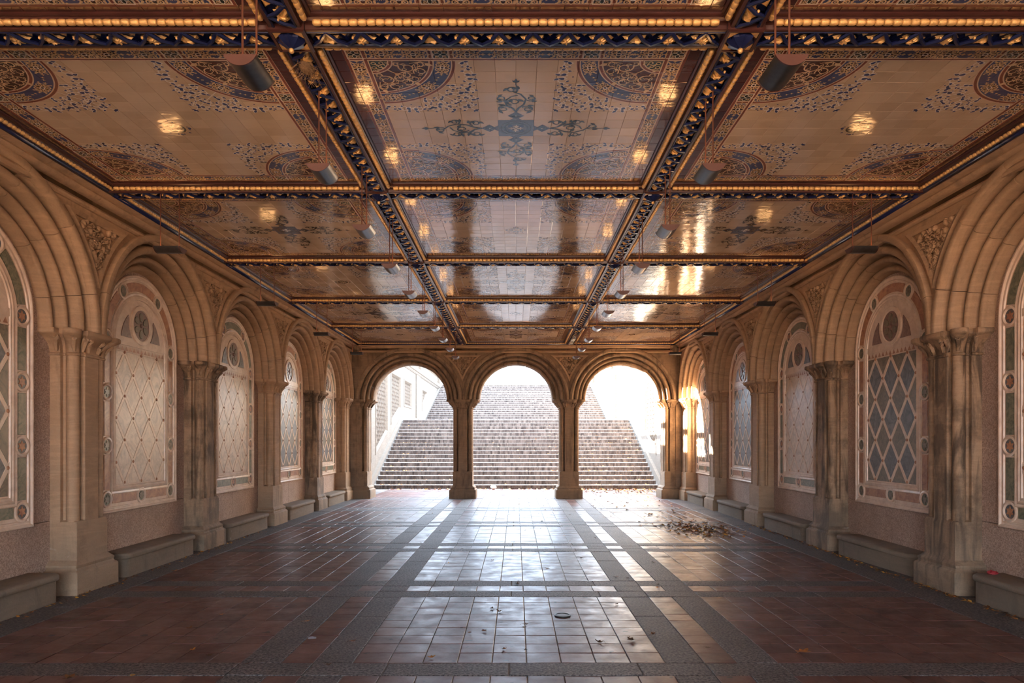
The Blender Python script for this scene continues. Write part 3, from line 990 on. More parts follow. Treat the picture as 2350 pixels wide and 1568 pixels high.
# ---- flat printed ornament, drawn in tile units
class Print:
    def __init__(s): s.v, s.f, s.m, s.maps = [], [], [], [lambda p: p]
    def poly(s, pts, col, z):
        for f in s.maps:
            b0 = len(s.v)
            s.v.extend([(*f(p), z) for p in pts]); s.f.append(tuple(range(b0, b0+len(pts)))); s.m.append(col)
    def strip(s, pts, w, col, z):
        L, Rr = [], []
        n = len(pts)
        for i in range(n):
            a, c = pts[max(i-1,0)], pts[min(i+1,n-1)]
            dx, dy = c[0]-a[0], c[1]-a[1]; l = hypot(dx, dy) or 1e-9
            ww = (w[i] if isinstance(w, list) else w)/2
            L.append((pts[i][0]-dy/l*ww, pts[i][1]+dx/l*ww)); Rr.append((pts[i][0]+dy/l*ww, pts[i][1]-dx/l*ww))
        for f in s.maps:
            b0 = len(s.v)
            s.v.extend([(*f(p), z) for p in L + Rr])
            for i in range(n-1): s.f.append((b0+i, b0+i+1, b0+n+i+1, b0+n+i)); s.m.append(col)
    def ring(s, c, r0, r1, col, z, n=12, sx=1, sy=1):
        s.strip([(c[0]+sx*(r0+r1)/2*cos(2*pi*i/n), c[1]+sy*(r0+r1)/2*sin(2*pi*i/n)) for i in range(n+1)], r1-r0, col, z)
    def disc(s, c, rx, ry, col, z, n=10, rot=0.0):
        s.poly([(c[0]+rx*cos(2*pi*i/n)*cos(rot)-ry*sin(2*pi*i/n)*sin(rot), c[1]+rx*cos(2*pi*i/n)*sin(rot)+ry*sin(2*pi*i/n)*cos(rot)) for i in range(n)], col, z)
    def star(s, c, r, col, z, n=4, k=.35, rot=0.0):
        pts = [(c[0]+(r if i%2==0 else r*k)*cos(rot+pi*i/n), c[1]+(r if i%2==0 else r*k)*sin(rot+pi*i/n)) for i in range(2*n)]
        s.poly(pts, col, z)
    def leaf(s, p, ang, L, w, col, z, bend=.3):
        n = 7; top, bot = [], []
        for i in range(n+1):
            t = i/n; a = ang+bend*t*1.6
            x = p[0]+L*t*cos(ang+bend*t); y = p[1]+L*t*sin(ang+bend*t)
            ww = w*sin(pi*t**.62)*.5
            top.append((x-ww*sin(a), y+ww*cos(a))); bot.append((x+ww*sin(a), y-ww*cos(a)))
        s.poly(top + bot[::-1][1:-1], col, z)
    def vine(s, c, r, a0, turns, d, w, col, z, shrink=.75, n=18):
        pts = []
        for i in range(n+1):
            t = i/n; a = a0+d*2*pi*turns*t; rr = r*(1-shrink*t)
            pts.append((c[0]+rr*cos(a), c[1]+rr*sin(a)))
        s.strip(pts, [w*(1-.4*i/n) for i in range(n+1)], col, z)
        return pts
C_CREAM, C_PALE, C_NAVY, C_INK, C_SLATE, C_MAR, C_GREEN, C_GOLD = range(8)
PRINT_MATS = [M['p_cream'], M['p_pale'], M['p_navy'], M['p_ink'], M['p_slate'], M['p_maroon'], M['p_green'], M['gold']]
Z1, Z2, Z3 = -.0012, -.0018, -.0024

def corner_maps(diag=True):
    out = []
    for sx in (1, -1):
        for sy in (1, -1):
            out.append(lambda p, sx=sx, sy=sy: (sx*(7-p[0]), sy*(7-p[1])))
            if diag: out.append(lambda p, sx=sx, sy=sy: (sx*(7-p[1]), sy*(7-p[0])))
    return out

def medallion(P, T, size=1.0):
    """lacy knot of rings, in band coordinates s (along), t (across)"""
    base = P.maps
    P.maps = [(lambda p, f=f: f(T(p))) for f in base]
    P.disc((0,0), .50*size, .27, C_MAR, Z1, 12)
    for sx in (-1, 1):
        for sy in (-1, 1):
            P.ring((sx*.23*size, sy*.19), .09, .155, C_CREAM, Z2, 10)
            P.disc((sx*.23*size, sy*.19), .045, .045, C_CREAM, Z2, 6)
            P.leaf((sx*.44*size, sy*.10), sy*1.1 if sx > 0 else pi-sy*1.1, .24, .12, C_CREAM, Z2, .4)
            P.disc((sx*.60*size, sy*.27), .055, .055, C_CREAM, Z2, 6)
        P.ring((sx*.50*size, 0), .05, .10, C_CREAM, Z2, 8)
        P.star((sx*.70*size, 0), .12, C_CREAM, Z2, 4, .35)
    P.ring((0,0), .07, .13, C_PALE, Z3, 8, 1.2)
    P.strip([(-.5*size,0),(-.25*size,.03),(0,.36)], .05, C_CREAM, Z3); P.strip([(.5*size,0),(.25*size,-.03),(0,-.36)], .05, C_CREAM, Z3)
    P.strip([(-.5*size,0),(-.25*size,-.03),(0,-.36)], .05, C_CREAM, Z3); P.strip([(.5*size,0),(.25*size,.03),(0,.36)], .05, C_CREAM, Z3)
    P.maps = base

def rosette_square(P, T):
    base = P.maps
    P.maps = [(lambda p, f=f: f(T(p))) for f in base]
    P.strip([(-.36,-.36),(.36,-.36),(.36,.36),(-.36,.36),(-.36,-.36)], .035, C_PALE, Z1)
    for k in range(4):
        a = k*pi/2
        P.disc((.155*cos(a), .155*sin(a)), .165, .115, C_PALE, Z1, 10, a)
        P.disc((.155*cos(a), .155*sin(a)), .125, .080, C_INK, Z2, 10, a)
        P.disc((.165*cos(a), .165*sin(a)), .06, .03, C_GREEN, Z3, 8, a)
        c = (.26*cos(a+pi/4)*1.05, .26*sin(a+pi/4)*1.05)
        P.ring(c, .035, .075, C_CREAM, Z2, 7)
        P.star((c[0]*1.22, c[1]*1.22), .06, C_CREAM, Z2, 4, .4)
        P.strip([(.33*cos(a)-.12*sin(a), .33*sin(a)+.12*cos(a)), (.33*cos(a), .30*sin(a)), (.33*cos(a)+.12*sin(a), .33*sin(a)-.12*cos(a))], .03, C_CREAM, Z2)
    P.disc((0,0), .05, .05, C_PALE, Z3, 8)
    P.maps = base

def build_print(kind):
    P = Print()
    quad = [(lambda p, k=k: (p[0]*cos(k*pi/2)-p[1]*sin(k*pi/2), p[0]*sin(k*pi/2)+p[1]*cos(k*pi/2))) for k in range(4)]
    quad = [(lambda p, k=k: [(p[0],p[1]), (-p[1],p[0]), (-p[0],-p[1]), (p[1],-p[0])][k]) for k in range(4)]
    # border band along the side y=+7.5 for all four sides
    P.maps = quad
    for s_ in (-6.22, -4.75, -2.25, -.52, .52, 2.25, 4.75, 6.22):
        medallion(P, lambda p, s_=s_: (s_+p[0], 7.5+p[1]))
    for s_ in (-5.49, -1.38, 1.38, 5.49):
        P.star((s_-.12, 7.5), .10, C_CREAM, Z2); P.star((s_+.12, 7.5), .10, C_CREAM, Z2)
    for s_ in (7.5, 3.5, -3.5):
        rosette_square(P, lambda p, s_=s_: (s_+p[0], 7.5+p[1]))
    # medallions round the quarter ring
    P.maps = corner_maps(False)
    for ang in (10, 45, 80):
        a = R(ang)
        medallion(P, lambda p, a=a: ((3.53+p[1])*cos(a)-p[0]*sin(a), (3.53+p[1])*sin(a)+p[0]*cos(a)), .92)
    for ang in (25.5, 29.5, 60.5, 64.5):
        P.star((3.53*cos(R(ang)), 3.53*sin(R(ang))), .10, C_CREAM, Z2, 4, .35, R(ang))
    # scrolls on the maroon quarter disc, mirrored about the diagonal
    P.maps = corner_maps(True)
    rv = random.Random(21)
    for (c, r, a0, tn, d) in (((1.78,.62),.42,R(200),1.15,-1), ((2.38,.98),.36,R(150),1.1,1), ((1.62,1.32),.30,R(230),1.0,1), ((2.42,.32),.24,R(120),1.0,-1), ((1.32,.30),.18,R(60),.9,1), ((2.0,1.62),.32,R(190),1.05,-1)):
        pts = P.vine(c, r, a0, tn, d, .075, C_CREAM, Z1, .72)
        e = pts[-1]
        P.leaf(e, a0+d*6.9*tn, r*.7, r*.55, C_CREAM, Z2, .6); P.leaf(e, a0+d*6.9*tn, r*.5, r*.28, C_GREEN, Z3, .6)
        for q in (4, 9, 13):
            a = math.atan2(pts[q][1]-c[1], pts[q][0]-c[0]) + d*.6
            L = r*rv.uniform(.55, .8)
            P.leaf(pts[q], a, L, L*.6, C_CREAM, Z2, .5*d); P.leaf((pts[q][0]+.1*L*cos(a), pts[q][1]+.1*L*sin(a)), a, L*.7, L*.26, C_GREEN, Z3, .5*d)
    P.strip([(.82,.82),(1.2,1.2),(1.62,1.32)], .06, C_CREAM, Z1)
    P.strip([(1.2,1.2),(1.55,1.05),(1.78,1.0)], .055, C_CREAM, Z1)
    P.strip([(1.95,.25),(2.5,.12),(2.8,.30)], .055, C_CREAM, Z1)
    P.leaf((2.7,.25), .9, .42, .24, C_CREAM, Z2, -.5)
    P.leaf((2.05,2.0), R(45), .3, .16, C_CREAM, Z2, 0)
    P.ring((1.22,1.22), .06, .11, C_CREAM, Z3, 8)
    for (x, y, r) in ((.25,.25,.13),(.62,.22,.13),(.52,.52,.11),(.85,.2,.07)):
        P.ring((x, y), r*.62, r, C_CREAM, Z2, 9); P.leaf((x+r*.6, y+r*.6), R(40), .2, .09, C_CREAM, Z2, .6)
    # blue leaved arabesque outside the ring
    SP = [((4.52,.36),.27,200,1), ((4.62,1.05),.33,120,-1), ((4.66,1.80),.32,250,1), ((4.40,2.45),.28,80,-1), ((4.72,2.75),.27,160,1),
          ((3.86,2.42),.27,300,-1), ((4.22,3.20),.34,220,1), ((4.70,3.55),.28,100,-1), ((3.62,2.95),.27,40,1), ((4.62,4.22),.26,200,-1), ((4.02,3.72),.22,10,1)]
    for (c, r, a0, d) in SP:
        pts = P.vine(c, r, R(a0), 1.0, d, .075, C_PALE, Z1, .62, 14)
        e = pts[-1]
        aa = R(a0)+d*2*pi
        for (q, L, w_) in ((14, r*1.0, r*.66), (3, r*.85, r*.52), (7, r*.75, r*.46), (10, r*.6, r*.4)):
            p = pts[q]; a = math.atan2(p[1]-c[1], p[0]-c[0])+d*rv.uniform(.3, 1.0)
            if q == 14: a = aa+d*1.2
            P.leaf((p[0]-.03*cos(a), p[1]-.03*sin(a)), a, L*1.25, w_*1.45, C_PALE, Z2, d*.5)
            P.leaf(p, a, L, w_, C_NAVY, Z3, d*.5)
    for i in range(len(SP)-1):
        (c0, r0, _, _), (c1, r1, _, _) = SP[i], SP[i+1]
        mx_, my_ = (c0[0]+c1[0])/2+.14, (c0[1]+c1[1])/2-.1
        P.strip([(c0[0]+r0*.6, c0[1]+r0*.6), (mx_, my_), (c1[0]-r1*.6, c1[1]-r1*.4)], .055, C_PALE, Z1)
    P.strip([(2.95,2.95),(3.5,3.5),(4.3,4.3),(4.9,4.9)], .045, C_PALE, Z1)
    P.leaf((4.78,4.78), R(45), .30, .24, C_PALE, Z2, 0); P.leaf((4.80,4.80), R(45), .24, .15, C_NAVY, Z3, 0)
    P.leaf((4.80,4.80), R(5), .24, .13, C_NAVY, Z3, -.4)
    for (x, y) in ((4.2,1.45),(4.85,.62),(4.9,2.25),(4.15,2.8),(4.4,3.85)): P.disc((x, y), .05, .05, C_NAVY, Z3, 7)
    # centre
    P.maps = [lambda p: p]
    if kind == 'cross':
        P.poly([(-1,-1),(1,-1),(1,1),(-1,1)], C_SLATE, Z1)
        P.ring((0,0), .60, .70, C_INK, Z2, 24); P.ring((0,0), .84, .88, C_INK, Z2, 24)
        P.maps = quad
        P.disc((.28,.28), .17, .17, C_NAVY, Z2, 12)
        P.leaf((.02,.02), R(0), .42, .17, C_PALE, Z3, 0); P.leaf((.22,.0), R(55), .22, .10, C_PALE, Z3, .3); P.leaf((.22,.0), R(-55), .22, .10, C_PALE, Z3, -.3)
        P.poly([(1.02,0),(1.0,-.34),(1.22,-.16),(1.50,-.46),(1.98,0),(1.50,.46),(1.22,.16),(1.0,.34)], C_SLATE, Z1)
        P.poly([(1.16,0),(1.5,-.30),(1.82,0),(1.5,.30)], C_INK, Z2); P.disc((1.5,0), .045, .045, C_PALE, Z3, 8)
        P.strip([(1.95,0),(2.35,.12),(2.8,.42),(3.35,.52),(3.85,.25),(4.15,-.18)], [.12,.12,.11,.11,.10,.08], C_INK, Z1)
        P.strip([(1.95,0),(2.35,-.16),(2.7,-.5),(3.2,-.55),(3.6,-.25),(3.75,.1)], [.12,.12,.11,.10,.09,.08], C_INK, Z1)
        for (c, r, a0, d) in (((2.28,.62),.34,300,1), ((2.30,-.66),.36,70,-1), ((3.05,-.10),.38,200,1), ((3.42,.78),.28,230,-1), ((3.42,-.74),.30,120,1), ((4.30,-.22),.32,140,-1)):
            pts = P.vine(c, r, R(a0), 1.2, d, .10, C_INK, Z1, .70, 22)
            P.leaf(pts[-1], R(a0)+d*8.3, r*.75, r*.60, C_INK, Z2, d*.9)
            for q in (3, 10):
                a = math.atan2(pts[q][1]-c[1], pts[q][0]-c[0])+d*.9
                P.leaf(pts[q], a, r*1.15, r*.58, C_INK, Z2, d*.5)
        P.strip([(4.5,.05),(4.8,0),(5.1,0)], .05, C_INK, Z1)
        P.leaf((4.98,0), 0, .42, .20, C_INK, Z2, 0); P.leaf((5.05,0), 1.25, .25, .14, C_INK, Z2, -.5); P.leaf((5.05,0), -1.25, .25, .14, C_INK, Z2, .5)
    else:
        P.disc((0,0), .62, .62, C_CREAM, Z1, 24)
        P.disc((0,0), .56, .56, C_INK, Z2, 24)
        P.maps = quad
        for a in (0, pi/4):
            P.leaf((.04*cos(a), .04*sin(a)), a, .46, .15, C_CREAM, Z3, 0)
            P.leaf((.72*cos(a), .72*sin(a)), a, .18, .13, C_NAVY, Z2, 0)
        P.ring((.80,0), .05, .10, C_NAVY, Z2, 8); P.disc((.74,.17), .07, .05, C_NAVY, Z2, 8); P.disc((.74,-.17), .07, .05, C_NAVY, Z2, 8)
    TS = .158
    me = bpy.data.meshes.new('painted_ornament')
    me.from_pydata([(x*TS, y*TS, z) for x, y, z in P.v], [], P.f)
    for m in PRINT_MATS: me.materials.append(m)
    me.polygons.foreach_set('material_index', P.m)
    me.update()
    return me
PRINT = {k: build_print(k) for k in ('cross', 'medallion')}

TS = .158
rt = random.Random(17)
def ceil_tile(b, i, j):
    """tile with its lower face at z~0, centre at (i,j) in tiles"""
    g, bv, h = .0011, .0018, .028
    x0, x1, y0, y1 = (i-.5)*TS+g, (i+.5)*TS-g, (j-.5)*TS+g, (j+.5)*TS-g
    t, t2 = rt.uniform(-1,1)*.00035, rt.uniform(-1,1)*.0004
    zz = [-t-t2, t-t2, t+t2, -t+t2]
    vs = [(x0,y0,h),(x1,y0,h),(x1,y1,h),(x0,y1,h)]
    vs += [(x,y,z+bv*.6) for (x,y),z in zip(((x0,y0),(x1,y0),(x1,y1),(x0,y1)), zz)]
    vs += [(x,y,z) for (x,y),z in zip(((x0+bv,y0+bv),(x1-bv,y0+bv),(x1-bv,y1-bv),(x0+bv,y1-bv)), zz)]
    F = [(11,10,9,8)]
    for k in (0, 4):
        for q in range(4):
            r_ = (q+1) % 4
            F.append((k+q, k+4+q, k+4+r_, k+r_))
    b.add(vs, F)
    return len(F)
def uvf(v): return (v[0]/TS, v[1]/TS)
BAYN = ['bay overhead at the top edge', 'nearest full bay', 'second full bay', 'third bay', 'fourth bay', 'last bay by the stairs']
POSN = {-1: 'left', 0: 'middle', 1: 'right'}
def all_tiles(j0=-9):
    for j in range(-9, 9):
        for i in range(-9, 9):
            if j >= j0: yield i+.5, j+.5
b = MB(); tn = []
for i, j in all_tiles():
    n = ceil_tile(b, i, j); tn += [min(1, max(0, rt.gauss(.5, .28)))]*n
b.uv = uvf
FAR_TILES = b.mesh('ceiling_tiles', M['ceiling_tile'], tint=tn)
for k, cy_ in enumerate(CEN):
    for sx in (-1, 0, 1):
        cx = sx*3.07
        kind = 'cross' if (k + abs(sx)) % 2 == 1 else 'medallion'
        pn = empty('ceiling_panel', (cx, cy_, ZP))
        nm = {'cross': 'a dark leafy cross at its centre', 'medallion': 'a small round medallion at its centre'}[kind]
        if k == 0: nm = 'only its blue border in view'
        tag(pn, f'glazed tile ceiling panel, {POSN[sx]} of the {BAYN[k]}, {nm}', 'ceiling panel', 'painted tile panels of the ceiling')
        link('painted_ornament', PRINT[kind], pn)
        if k <= 1:
            for i, j in all_tiles(6 if k == 0 else -9):
                bb = MB(); ceil_tile(bb, i, j); bb.uv = uvf
                edge = max(abs(i), abs(j)) > 8
                link('edge_tile' if edge else 'tile', bb.mesh('tile', M['ceiling_tile'], tint=min(1, max(0, rt.gauss(.5, .28)))), pn)
            if k == 0:
                bb = MB()
                for i, j in all_tiles():
                    if j < 6: ceil_tile(bb, i, j)
                bb.uv = uvf
                tag(link('ceiling_tiles', bb.mesh('ceiling_tiles', M['ceiling_tile'], tint=.5), pn), kind='stuff')
        else:
            tag(link('ceiling_tiles', FAR_TILES, pn), kind='stuff')

# ---- beams. local: x along the beam, z=0 at the soffit, panels at z=+.075
BPROF = [(-.185,.085),(-.185,.062),(-.172,.056),(-.160,.058),(-.150,.05),(-.145,.040),(-.120,.036),(-.112,.030),(-.108,.004),(-.102,0),(-.086,0),(-.082,.004),(-.080,.034)]
BPROF = BPROF + [(-y, z) for y, z in BPROF[::-1]]
def beam_meshes(L):
    h = L/2-.10
    b = MB()
    b.loft([[(x, y, z) for y, z in BPROF] for x in (-h, h)], False, False)
    body = b.mesh('beam', M['maroon'], smooth=True, angle=25)
    b = MB()
    b.box(-h, h, -.080, .080, .028, .04)
    n = 12; p = (L-.27)/n
    for k in range(n):
        x = -L/2+.135+p*k
        # one leafy triangle and one plain one: zigzag rib
        b.tube([(x, .072, .006), (x+p*.26, .005, -.006), (x+p*.5, -.072, .006)], [.014,.015,.014], 6)
        b.tube([(x+p*.5, -.072, .006), (x+p*.74, .005, -.006), (x+p, .072, .006)], [.014,.015,.014], 6)
    for sy in (-1, 1): b.tube([(-h, sy*.074, .006), (h, sy*.074, .006)], .009, 6)
    rib = b.mesh('zigzag_rib', M['navy'], smooth=True, angle=50)
    b = MB()
    for k in range(n):
        x = -L/2+.135+p*(k+.5)
        b.add([(x-p*.20, -.066+.0, .02), (x+p*.20-.0, -.066, .02), (x, -.012, .02), (x, -.045, .012)], [(0,1,3),(1,2,3),(2,0,3)]) if False else None
        xx = -L/2+.135+p*k
        if k > 0: b.add([(xx-.036, -.062, .018), (xx+.036, -.062, .018), (xx, -.006, .018), (xx, -.044, .004)], [(0,3,1),(1,3,2),(2,3,0)])
    tri = b.mesh('gilt_triangles', M['gold'])
    # beaded rope on both sides
    rope = []
    for sy in (-1, 1):
        b = MB(); q = .060; m = int((L-.36)/q); x0 = -m*q/2
        for k in range(m):
            xa = x0+k*q
            b.loft([[(xa+dx, sy*.142+r*cos(2*pi*i/7), .030+r*sin(2*pi*i/7)) for i in range(7)] for dx, r in ((.001,.014),(.006,.020),(.018,.0225),(.042,.0225),(.053,.020),(.059,.014))], True, True)
        rope.append(b.mesh('gilt_rope', M['gold'], smooth=True, angle=60))
    return body, rib, tri, rope, p
def boss_mesh(v):
    """gilded leaf: lobed outline, ribs and berries"""
    rv = random.Random(v); b = MB()
    n = 22; rings = [[], [], []]
    for i in range(n):
        t = 2*pi*i/n
        lob = 1+.16*cos(5*t+v)+.10*cos(11*t)
        rx, ry = .074*lob, .047*lob
        for k, (s_, z) in enumerate(((1.0, .026), (.72, .006 - .006*cos(5*t+v)), (.30, -.006))):
            rings[k].append((rx*s_*cos(t), .008+ry*s_*sin(t)*.92, z))
    b.loft(rings, True, True)
    for k in range(4):
        a = rv.uniform(0, 2*pi)
        b.tube([(0,.005,-.008), (.03*cos(a), .008+.020*sin(a), -.009), (.050*cos(a+.3), .008+.033*sin(a+.3), .003)], [.007,.008,.004], 5)
    for k in range(3): b.ball((-.060+.016*k, -.030+rv.uniform(-.004,.004), .0), .011, 6, 4)
    return b.mesh('leaf_boss', M['gold'], smooth=True, angle=50)
BOSS = [boss_mesh(v) for v in range(3)]
BT, BL = beam_meshes(3.07), beam_meshes(3.0)
def add_beam(B, loc, rot, detail=True):
    body, rib, tri, rope, p = B
    o = link('beam', body, ceiling, loc, rot)
    link('zigzag_rib', rib, o); link('gilt_triangles', tri, o)
    for r_ in rope: link('gilt_rope', r_, o)
    L = 3.07 if B is BT else 3.0
    if detail:
        for k in range(12):
            link('leaf_boss', BOSS[(k*7+int(loc[1]*3)) % 3], o, (-L/2+.135+p*(k+.5), .012, 0))
    else:
        b = MB()
        for k in range(12):
            s_ = BOSS[k % 3]
            b.add([(v.co.x-L/2+.135+p*(k+.5), v.co.y+.012, v.co.z) for v in s_.vertices], [tuple(f.vertices) for f in s_.polygons])
        link('leaf_bosses', b.mesh('leaf_bosses', M['gold'], smooth=True), o)
    return o
for k, y in enumerate(BAY):
    for cx in (-3.07, 0, 3.07): add_beam(BT, (cx, y, ZS), 0, k < 4)
for k, y in enumerate(CEN):
    for sx in (-1, 1): add_beam(BL, (sx*XB, y, ZS), R(90)*sx, k < 5)
# crossings
b = MB()
b.loft([[(x*s_, y*s_, z) for x, y in ((-.125,-.135),(.125,-.135),(.125,.135),(-.125,.135))] for s_, z in ((1,.06),(1,-.012),(.9,-.02),(.80,-.02),(.80,0))], True, True)
CROSS = b.mesh('crossing_block', M['maroon'])
b = MB()
n = 16; rings = []
for r, z in ((.098,-.002),(.092,-.022),(.062,-.044),(.028,-.060),(.010,-.068)):
    rings.append([(r*(1 if i % 2 == 0 else .84)*cos(2*pi*i/n), r*(1 if i % 2 == 0 else .84)*sin(2*pi*i/n), z) for i in range(n)])
b.loft(rings, True, True)
UMB = b.mesh('fluted_pendant', M['navy'], smooth=True, angle=20)
b = MB(); b.ball((0,0,-.078), .019, 10, 6); KNOB = b.mesh('gilt_knob', M['gold'], smooth=True)
b = MB()
for sx in (-1, 1):
    for sy in (-1, 1):
        b.add([(sx*.098,sy*.105,-.012),(sx*.03,sy*.105,-.012),(sx*.098,sy*.03,-.012)], [(0,1,2)])
GCOR = b.mesh('gilt_corners', M['gold'])
for y in BAY:
    for sx in (-1, 1):
        o = link('crossing_block', CROSS, ceiling, (sx*XB, y, ZS))
        link('fluted_pendant', UMB, o); link('gilt_knob', KNOB, o); link('gilt_corners', GCOR, o)
# iron frame along the walls: dark fillets, navy roll, gilt rope
def wall_beam(L):
    prof = [(-.30,.085),(-.30,.062),(-.285,.055),(-.262,.055),(-.258,.04),(-.232,.036),(-.228,.030),(-.215,.028),(-.205,.02)]
    b = MB(); b.loft([[(x, v, z) for v, z in prof] for x in (-L/2, L/2)], False, False)
    b.loft([[(x, v, z) for v, z in ((-.16,.05),(-.15,.012),(-.10,.01),(.02,.03),(.02,.09))] for x in (-L/2, L/2)], False, False)
    body = b.mesh('wall_beam', M['maroon'], smooth=True, angle=25)
    b = MB(); b.tube([(-L/2, -.182, .022), (L/2, -.182, .022)], .028, 10); nav = b.mesh('navy_roll', M['navy'], smooth=True)
    b = MB(); q = .052; m = int(L/q); x0 = -m*q/2
    for k in range(m):
        xa = x0+k*q
        b.loft([[(xa+dx, -.245+r*cos(2*pi*i/7), .034+r*sin(2*pi*i/7)) for i in range(7)] for dx, r in ((.002,.010),(.008,.018),(.026,.021),(.044,.018),(.050,.010))], True, True)
    return body, nav, b.mesh('gilt_rope', M['gold'], smooth=True, angle=60)
WB3, WBE = wall_beam(3.0), wall_beam(3.07)
for side in ('left', 'right'):
    loc, rot = wall_frame(side)
    for c in CEN:
        o = link('wall_beam', WB3[0], ceiling, loc(c, ZS), rot)
        link('navy_roll', WB3[1], o); link('gilt_rope', WB3[2], o)
for cx in (-3.07, 0, 3.07):
    o = link('wall_beam', WBE[0], ceiling, (cx, YB, ZS))
    link('navy_roll', WBE[1], o); link('gilt_rope', WBE[2], o)

# ------------------------------------------------------------ hanging lamps
def lamp_meshes():
    Ln, ch, sag = .28, .182, .060
    r = (ch*ch/4+sag*sag)/(2*sag)
    a0 = math.asin(ch/2/r)
    n = 14
    arc = [(r*sin(-a0+2*a0*i/n), -(r*cos(-a0+2*a0*i/n)-(r-sag))) for i in range(n+1)]
    b = MB()
    for k, q in ((0, 1.0), (1, .96)):
        b.loft([[(x*q, y, z*q) for x, z in arc] for y in ((-Ln/2+.004, -.002, .002, Ln/2-.004) if k == 0 else (Ln/2-.004, -Ln/2+.004))], False, False)
    b.loft([[(arc[0][0], y, 0), (arc[0][0]*.96, y, 0)] for y in (-Ln/2, Ln/2)], False, False)
    trough = b.mesh('trough', M['steel'], smooth=True, angle=40)
    caps = []
    for y in (-Ln/2, Ln/2):
        b = MB(); b.prism([(x*1.03, z*1.03+.002) for x, z in arc], y-.005, y+.005); caps.append(b.mesh('end_cap', M['brown_paint']))
    b = MB(); b.bbox(-.068, .068, -.115, .115, -.030, -.016, .004); glow = b.mesh('lamp_diffuser', M['glow'])
    H = ZS-3.80
    rods = []
    for y in (-.105, .105):
        b = MB(); b.tube([(0,y,-.05), (0,y,H+.004)], .0062, 6); b.box(-.012,.012,y-.012,y+.012,-.056,-.046); rods.append(b.mesh('rod', M['rod'], smooth=True, angle=40))
    return trough, caps, glow, rods
LAMP = lamp_meshes()
def lamp(x, y, rot, label, group):
    o = empty('hanging_lamp', (x, y, 3.80), rot)
    link('trough', LAMP[0], o)
    for c in LAMP[1]: link('end_cap', c, o)
    link('lamp_diffuser', LAMP[2], o)
    for r_ in LAMP[3]: link('rod', r_, o)
    tag(o, label, 'lamp', group)
NTH = ['nearest', 'second', 'third', 'fourth', 'fifth', 'sixth', 'seventh', 'eighth', 'ninth', 'tenth and farthest']
for sx, nm in ((-1, 'left'), (1, 'right')):
    for k in range(10):
        lamp(sx*XB, 3.97+1.5*k, 0, f'half-round steel trough lamp hanging from the {nm} long beam, {NTH[k]} of its row', f'trough lamps under the {nm} long beam')
    for k, y in enumerate(BAY[1:]):
        lamp(sx*3.85, y-.05, R(90), f'brown trough lamp hung crosswise near the {nm} wall, {ORD[k]} of four', f'trough lamps near the {nm} wall')
# ------------------------------------------------------------ staircase outside
HW, YS = 4.89, 23.7
RISE1, TREAD1, N1 = 2.58/18, .362, 18
ZL = 2.58
YU, N2 = 36.9, 20
RISE2, TREAD2 = (5.365-ZL)/N2, (45.5-36.9)/(N2-1)
stair = empty('staircase', (0, YS, 0))
tag(stair, 'wide two-flight stone staircase rising beyond the three arches', 'staircase')
rs = random.Random(4)
def step(y0, y1, z0, z1):
    st = empty('step', (0, y0-YS, z0), 0, stair)
    js = [-HW] + sorted(x + rs.uniform(-.35, .35) for x in (-3.0, -1.2, .6, 2.3, 3.7)) + [HW]
    for a, c in zip(js[:-1], js[1:]):
        b = MB(); d = rs.uniform(-.006, .006); h = z1-z0
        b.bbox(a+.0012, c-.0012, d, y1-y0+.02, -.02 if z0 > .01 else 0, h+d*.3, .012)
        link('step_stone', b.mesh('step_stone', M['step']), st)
for k in range(N1):
    y0 = YS+k*TREAD1
    step(y0, y0+TREAD1 if k < N1-1 else y0+1.2, k*RISE1, (k+1)*RISE1)
for k in range(N2):
    y0 = YU+k*TREAD2
    step(y0, y0+TREAD2 if k < N2-1 else y0+1.0, ZL+k*RISE2, ZL+(k+1)*RISE2)
YT = YS+17*TREAD1+1.1
b = MB(); b.box(-HW, HW, YT, YU+.3, ZL-.3, ZL-.003); link('landing', b.mesh('landing', M['step']), stair, (0, -YS, 0))
b = MB(); b.box(-14, 14, 46.3, 90, 4.9, 5.362); tag(link('upper_plaza_ground', b.mesh('upper_plaza_ground', M['step'])), kind='structure')

